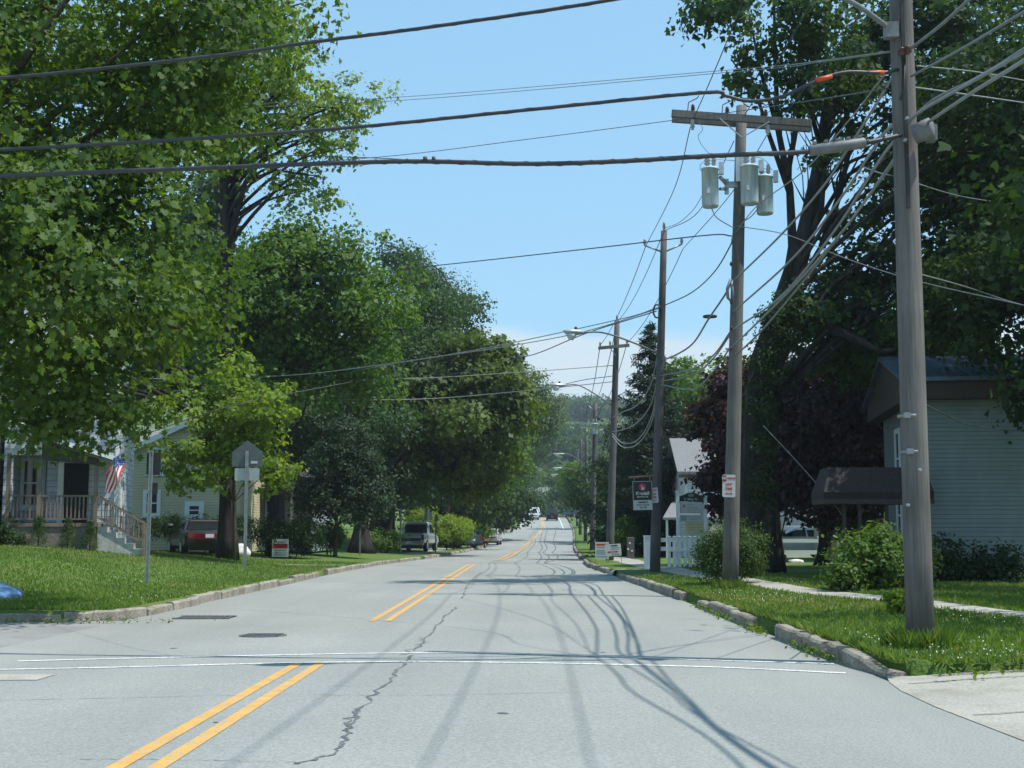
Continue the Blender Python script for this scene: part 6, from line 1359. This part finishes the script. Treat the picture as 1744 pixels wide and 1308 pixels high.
# primaries passing over the camera
hi = [(1182, 200, 2.6), (1268, 196, 3.9), (1330, 203, 5.0)]
for i, (u, v, x) in enumerate(hi):
    a = P(u, v, 30); cable(f'{["outer","central","inner"][i]} primary wire climbing over the near street from the crossarm', [a, (a.x + (x + .4 - a.x) * .5, 10, a.z + .15), (x + .8, -22, a.z + .9)], .011, sag=.9, group=g4)
# secondaries and telephone cables from pole to pole
g5 = 'grey communication cables slung between the poles'
cable('thick grey cable swooping from the coil to the sign pole with a dark ring', [A(1244, 480, 30.1), A(1236, 500, 30.4), A(1207, 543, 33), A(1180, 585, 36), A(1150, 605, 40), A(1127, 614, 43)], .024, 'wire_grey', group=g5)
lab = 'thick grey cable swooping from the coil to the sign pole with a dark ring'
par = [o for o in C.objects if o.get('label') == lab][0]; c = P(1209, 539, 33) - par.location
MB().tube([c + Vector((math.cos(a) * .15, math.sin(a) * .15, 0)) for a in [2 * math.pi * i / 16 for i in range(17)]], .03, 6).build('ring', M['wire'], par)
cable('spiral wire drooping from transformer pole to the sign pole coil', [A(1247, 405, 30.2), A(1243, 420, 30.3), A(1215, 465, 33), A(1175, 500, 38), A(1120, 525, 42.8)], .016, group=g5, twist=True)
for i, (v0, vm, v1) in enumerate(((563, 630, 640), (568, 640, 650), (590, 665, 655))):
    cable(['upper', 'middle', 'lowest'][i] + ' grey cable bowing between the transformer pole and sign pole', [A(1245, v0, 30.2), A(1215, v0 + 42, 33), A(1180, vm - 2, 37), A(1124, v1, 43)], .02, 'wire_grey', group=g5)
for i, (v0, vm, v1) in enumerate(((600, 690, 712), (640, 720, 735), (655, 750, 738), (668, 757, 742))):
    cable(['highest', 'second highest', 'third highest', 'lowest'][i] + ' grey cable bowing past the spruce to the crossarm pole', [A(1121, v0, 43), A(1108, v0 + (vm - v0) * .62, 46), A(1085, vm, 51), A(1060, vm + 4 if i > 1 else vm + 12, 57), A(1042, v1, 61)], .022, 'wire_pale', group=g5)
for i, (v0, vm, v1) in enumerate(((712, 745, 755), (738, 770, 770), (742, 800, 800))):
    cable(['upper', 'middle', 'lowest'][i] + ' cable sagging to the single transformer pole', [A(1040, v0, 61), A(1027, vm, 76), A(1013, v1, 95)], .025, 'wire_grey', group=g5)
    cable(['upper', 'middle', 'lowest'][i] + ' cable running on along the distant poles', [A(1012, v1, 95), A(1004, v1 + 22, 115), A(998, v1 + 16, 138), A(989, v1 + 26, 154), A(983, v1 + 30, 188)], .03, 'wire_grey', group=g5)
near = [  # transformer pole -> near pole
    ((1250, 478), (1330, 400), (1400, 320), (1440, 260), (1500, 165), (1538, 100)), ((1250, 530), (1350, 440), (1430, 340), (1500, 235), (1538, 200)),
    ((1248, 562), (1330, 505), (1420, 395), (1500, 270), (1538, 225)), ((1248, 590), (1340, 500), (1430, 400), (1510, 290), (1540, 245)), ((1254, 395), (1290, 350), (1370, 290), (1450, 200), (1505, 130), (1535, 110)),
    ((1252, 606), (1300, 560), (1400, 440), (1490, 320), (1542, 250))]
names = ['steepest grey cable from the cable coil up to the corner pole', 'second grey cable climbing to the corner pole', 'third grey cable climbing to the corner pole', 'fourth grey cable climbing to the corner pole', 'thin cable from the tanks up to the corner pole', 'lowest grey cable climbing to the corner pole']
for n_, q in zip(names, near):
    k = len(q); f = [i / (k - 1) for i in range(k)]
    cable(n_, [A(u, v, 1 / (1 / 30.1 * (1 - ((u - q[0][0]) / (q[-1][0] - q[0][0]))) + 1 / 15.0 * ((u - q[0][0]) / (q[-1][0] - q[0][0])))) for (u, v), t in zip(q, f)], .019 if 'thin' not in n_ else .01, 'wire_pale' if n_[0] in 'sft' else 'wire_grey', group=g5)
g6 = 'cables leaving the corner pole to the right'
for n_, q, Ys, r, m in (('lower bundle cable leaving the corner pole over the grey house', [(1572, 214), (1600, 195), (1660, 155), (1744, 103), (1900, 0)], (14.9, 14.2, 12.6, 11, 9), .018, 'wire_pale'),
                 ('twin cable just above the lower bundle at the corner pole', [(1548, 205), (1575, 185), (1640, 148), (1744, 88), (1900, -10)], (14.9, 14.3, 12.8, 11, 9), .016, 'wire_pale'),
                 ('third cable fanning from the corner pole', [(1545, 210), (1590, 170), (1660, 135), (1744, 84), (1900, -20)], (14.9, 14.2, 12.6, 11, 9), .016, 'wire_grey'),
                 ('upper cable fanning from the corner pole insulators', [(1548, 85), (1600, 45), (1650, 0), (1720, -60)], (14.9, 13.8, 12.8, 11.5), .018, 'wire_grey'),
                 ('wire fanning from the insulators across the maple leaves', [(1552, 130), (1640, 82), (1744, 20), (1850, -45)], (14.9, 13.2, 11.5, 10), .014, 'wire_grey'),
                 ('pale wire sloping right across the maple leaves', [(1560, 112), (1660, 122), (1744, 137), (1860, 158)], (15.1, 16.5, 18, 20), .008, 'wire_pale'),
                 ('lower pale wire sloping right across the maple leaves', [(1552, 148), (1640, 160), (1744, 175), (1860, 192)], (15.1, 16.5, 18, 20), .010, 'wire_pale'),
                 ('service wire sagging to the grey house eave', [(1560, 465), (1650, 490), (1744, 520), (1860, 545)], (15.2, 19, 24, 30), .009, 'wire_grey'),
                 ('drooping wire along the grey house wall', [(1572, 687), (1610, 706), (1660, 725), (1744, 735)], (15.3, 20, 26, 33), .012, 'wire'),
                 ('wire from the sleeve to the maple limb', [(1465, 283), (1500, 295), (1530, 302), (1640, 335), (1744, 350)], (20, 17, 15.2, 20, 26), .008, 'wire_grey'),
                 ('guy wire running down to the canopy post', [(1300, 725), (1350, 778), (1412, 848), (1436, 880)], (38, 37, 36, 35.2), .010, 'wire_pale'),
                 ('wire from transformer pole down past the corner pole', [(1256, 385), (1340, 400), (1440, 440), (1560, 478), (1744, 520)], (30.1, 29, 28, 26, 22), .010, 'wire_grey')):
    w_ = [P(u, v, y) for (u, v), y in zip(q, Ys)]
    if Ys[-1] < 12: w_ += [w_[-1] + (w_[-1] - w_[-2]) * 2.5 + Vector((0, 0, -.5)), w_[-1] + (w_[-1] - w_[-2]) * 6]
    cable(n_, w_, r, m, group=g6)
for n_, q, Ys, r in (('loop of wire from the outer tank to the pole', [(1212, 355), (1220, 370), (1240, 383), (1250, 388)], (30, 29.9, 30, 30.1), .012),
                     ('jumper wire from the outer tank bushing to the fuse', [(1192, 290), (1195, 278), (1215, 272), (1256, 274)], (29.8, 29.8, 29.9, 30.1), .007),
                     ('curly jumper hanging from the crossarm end', [(1190, 208), (1197, 220), (1189, 232), (1196, 248), (1210, 264)], (29.9, 29.9, 29.9, 29.9, 29.9), .007),
                     ('jumper arching over the inner tanks', [(1270, 276), (1290, 268), (1305, 275), (1315, 290)], (29.8, 29.8, 29.8, 30), .007),
                     ('slack wire looping from the tank to the cable bundle', [(1295, 350), (1280, 368), (1268, 376), (1262, 382)], (29.8, 29.9, 30, 30.1), .012),
                     ('wire from the outer tank down to the sign pole tip', [(1196, 333), (1180, 358), (1155, 380), (1133, 388)], (30, 33, 37, 43), .009)):
    cable(n_, [A(u, v, y) for (u, v), y in zip(q, Ys)], r, 'wire_grey', group='jumper wires on the transformer pole')

# ------------------------------------------------------------------ air
hz_ = MB().box((-2200, -350, -2.5), (2200, 3200, 150)).build('haze', None)
hm = bpy.data.materials.new('haze'); hm.use_nodes = True; n = hm.node_tree.nodes; n.clear(); o_ = n.new('ShaderNodeOutputMaterial'); vp = n.new('ShaderNodeVolumePrincipled')
vp.inputs['Color'].default_value = (.72, .84, .95, 1); vp.inputs['Density'].default_value = .0003; vp.inputs['Anisotropy'].default_value = .2
hm.node_tree.links.new(vp.outputs[0], o_.inputs['Volume']); hz_.data.materials.append(hm); struct(hz_, 'stuff')

# lettering becomes plain meshes
dg = bpy.context.evaluated_depsgraph_get()
for o in [x for x in C.objects if x.type == 'FONT']:
    me = bpy.data.meshes.new_from_object(o.evaluated_get(dg)); q = bpy.data.objects.new('lettering', me); C.objects.link(q)
    q.parent = o.parent; q.location = o.location; q.rotation_euler = o.rotation_euler; q.scale = o.scale
    bpy.data.objects.remove(o)
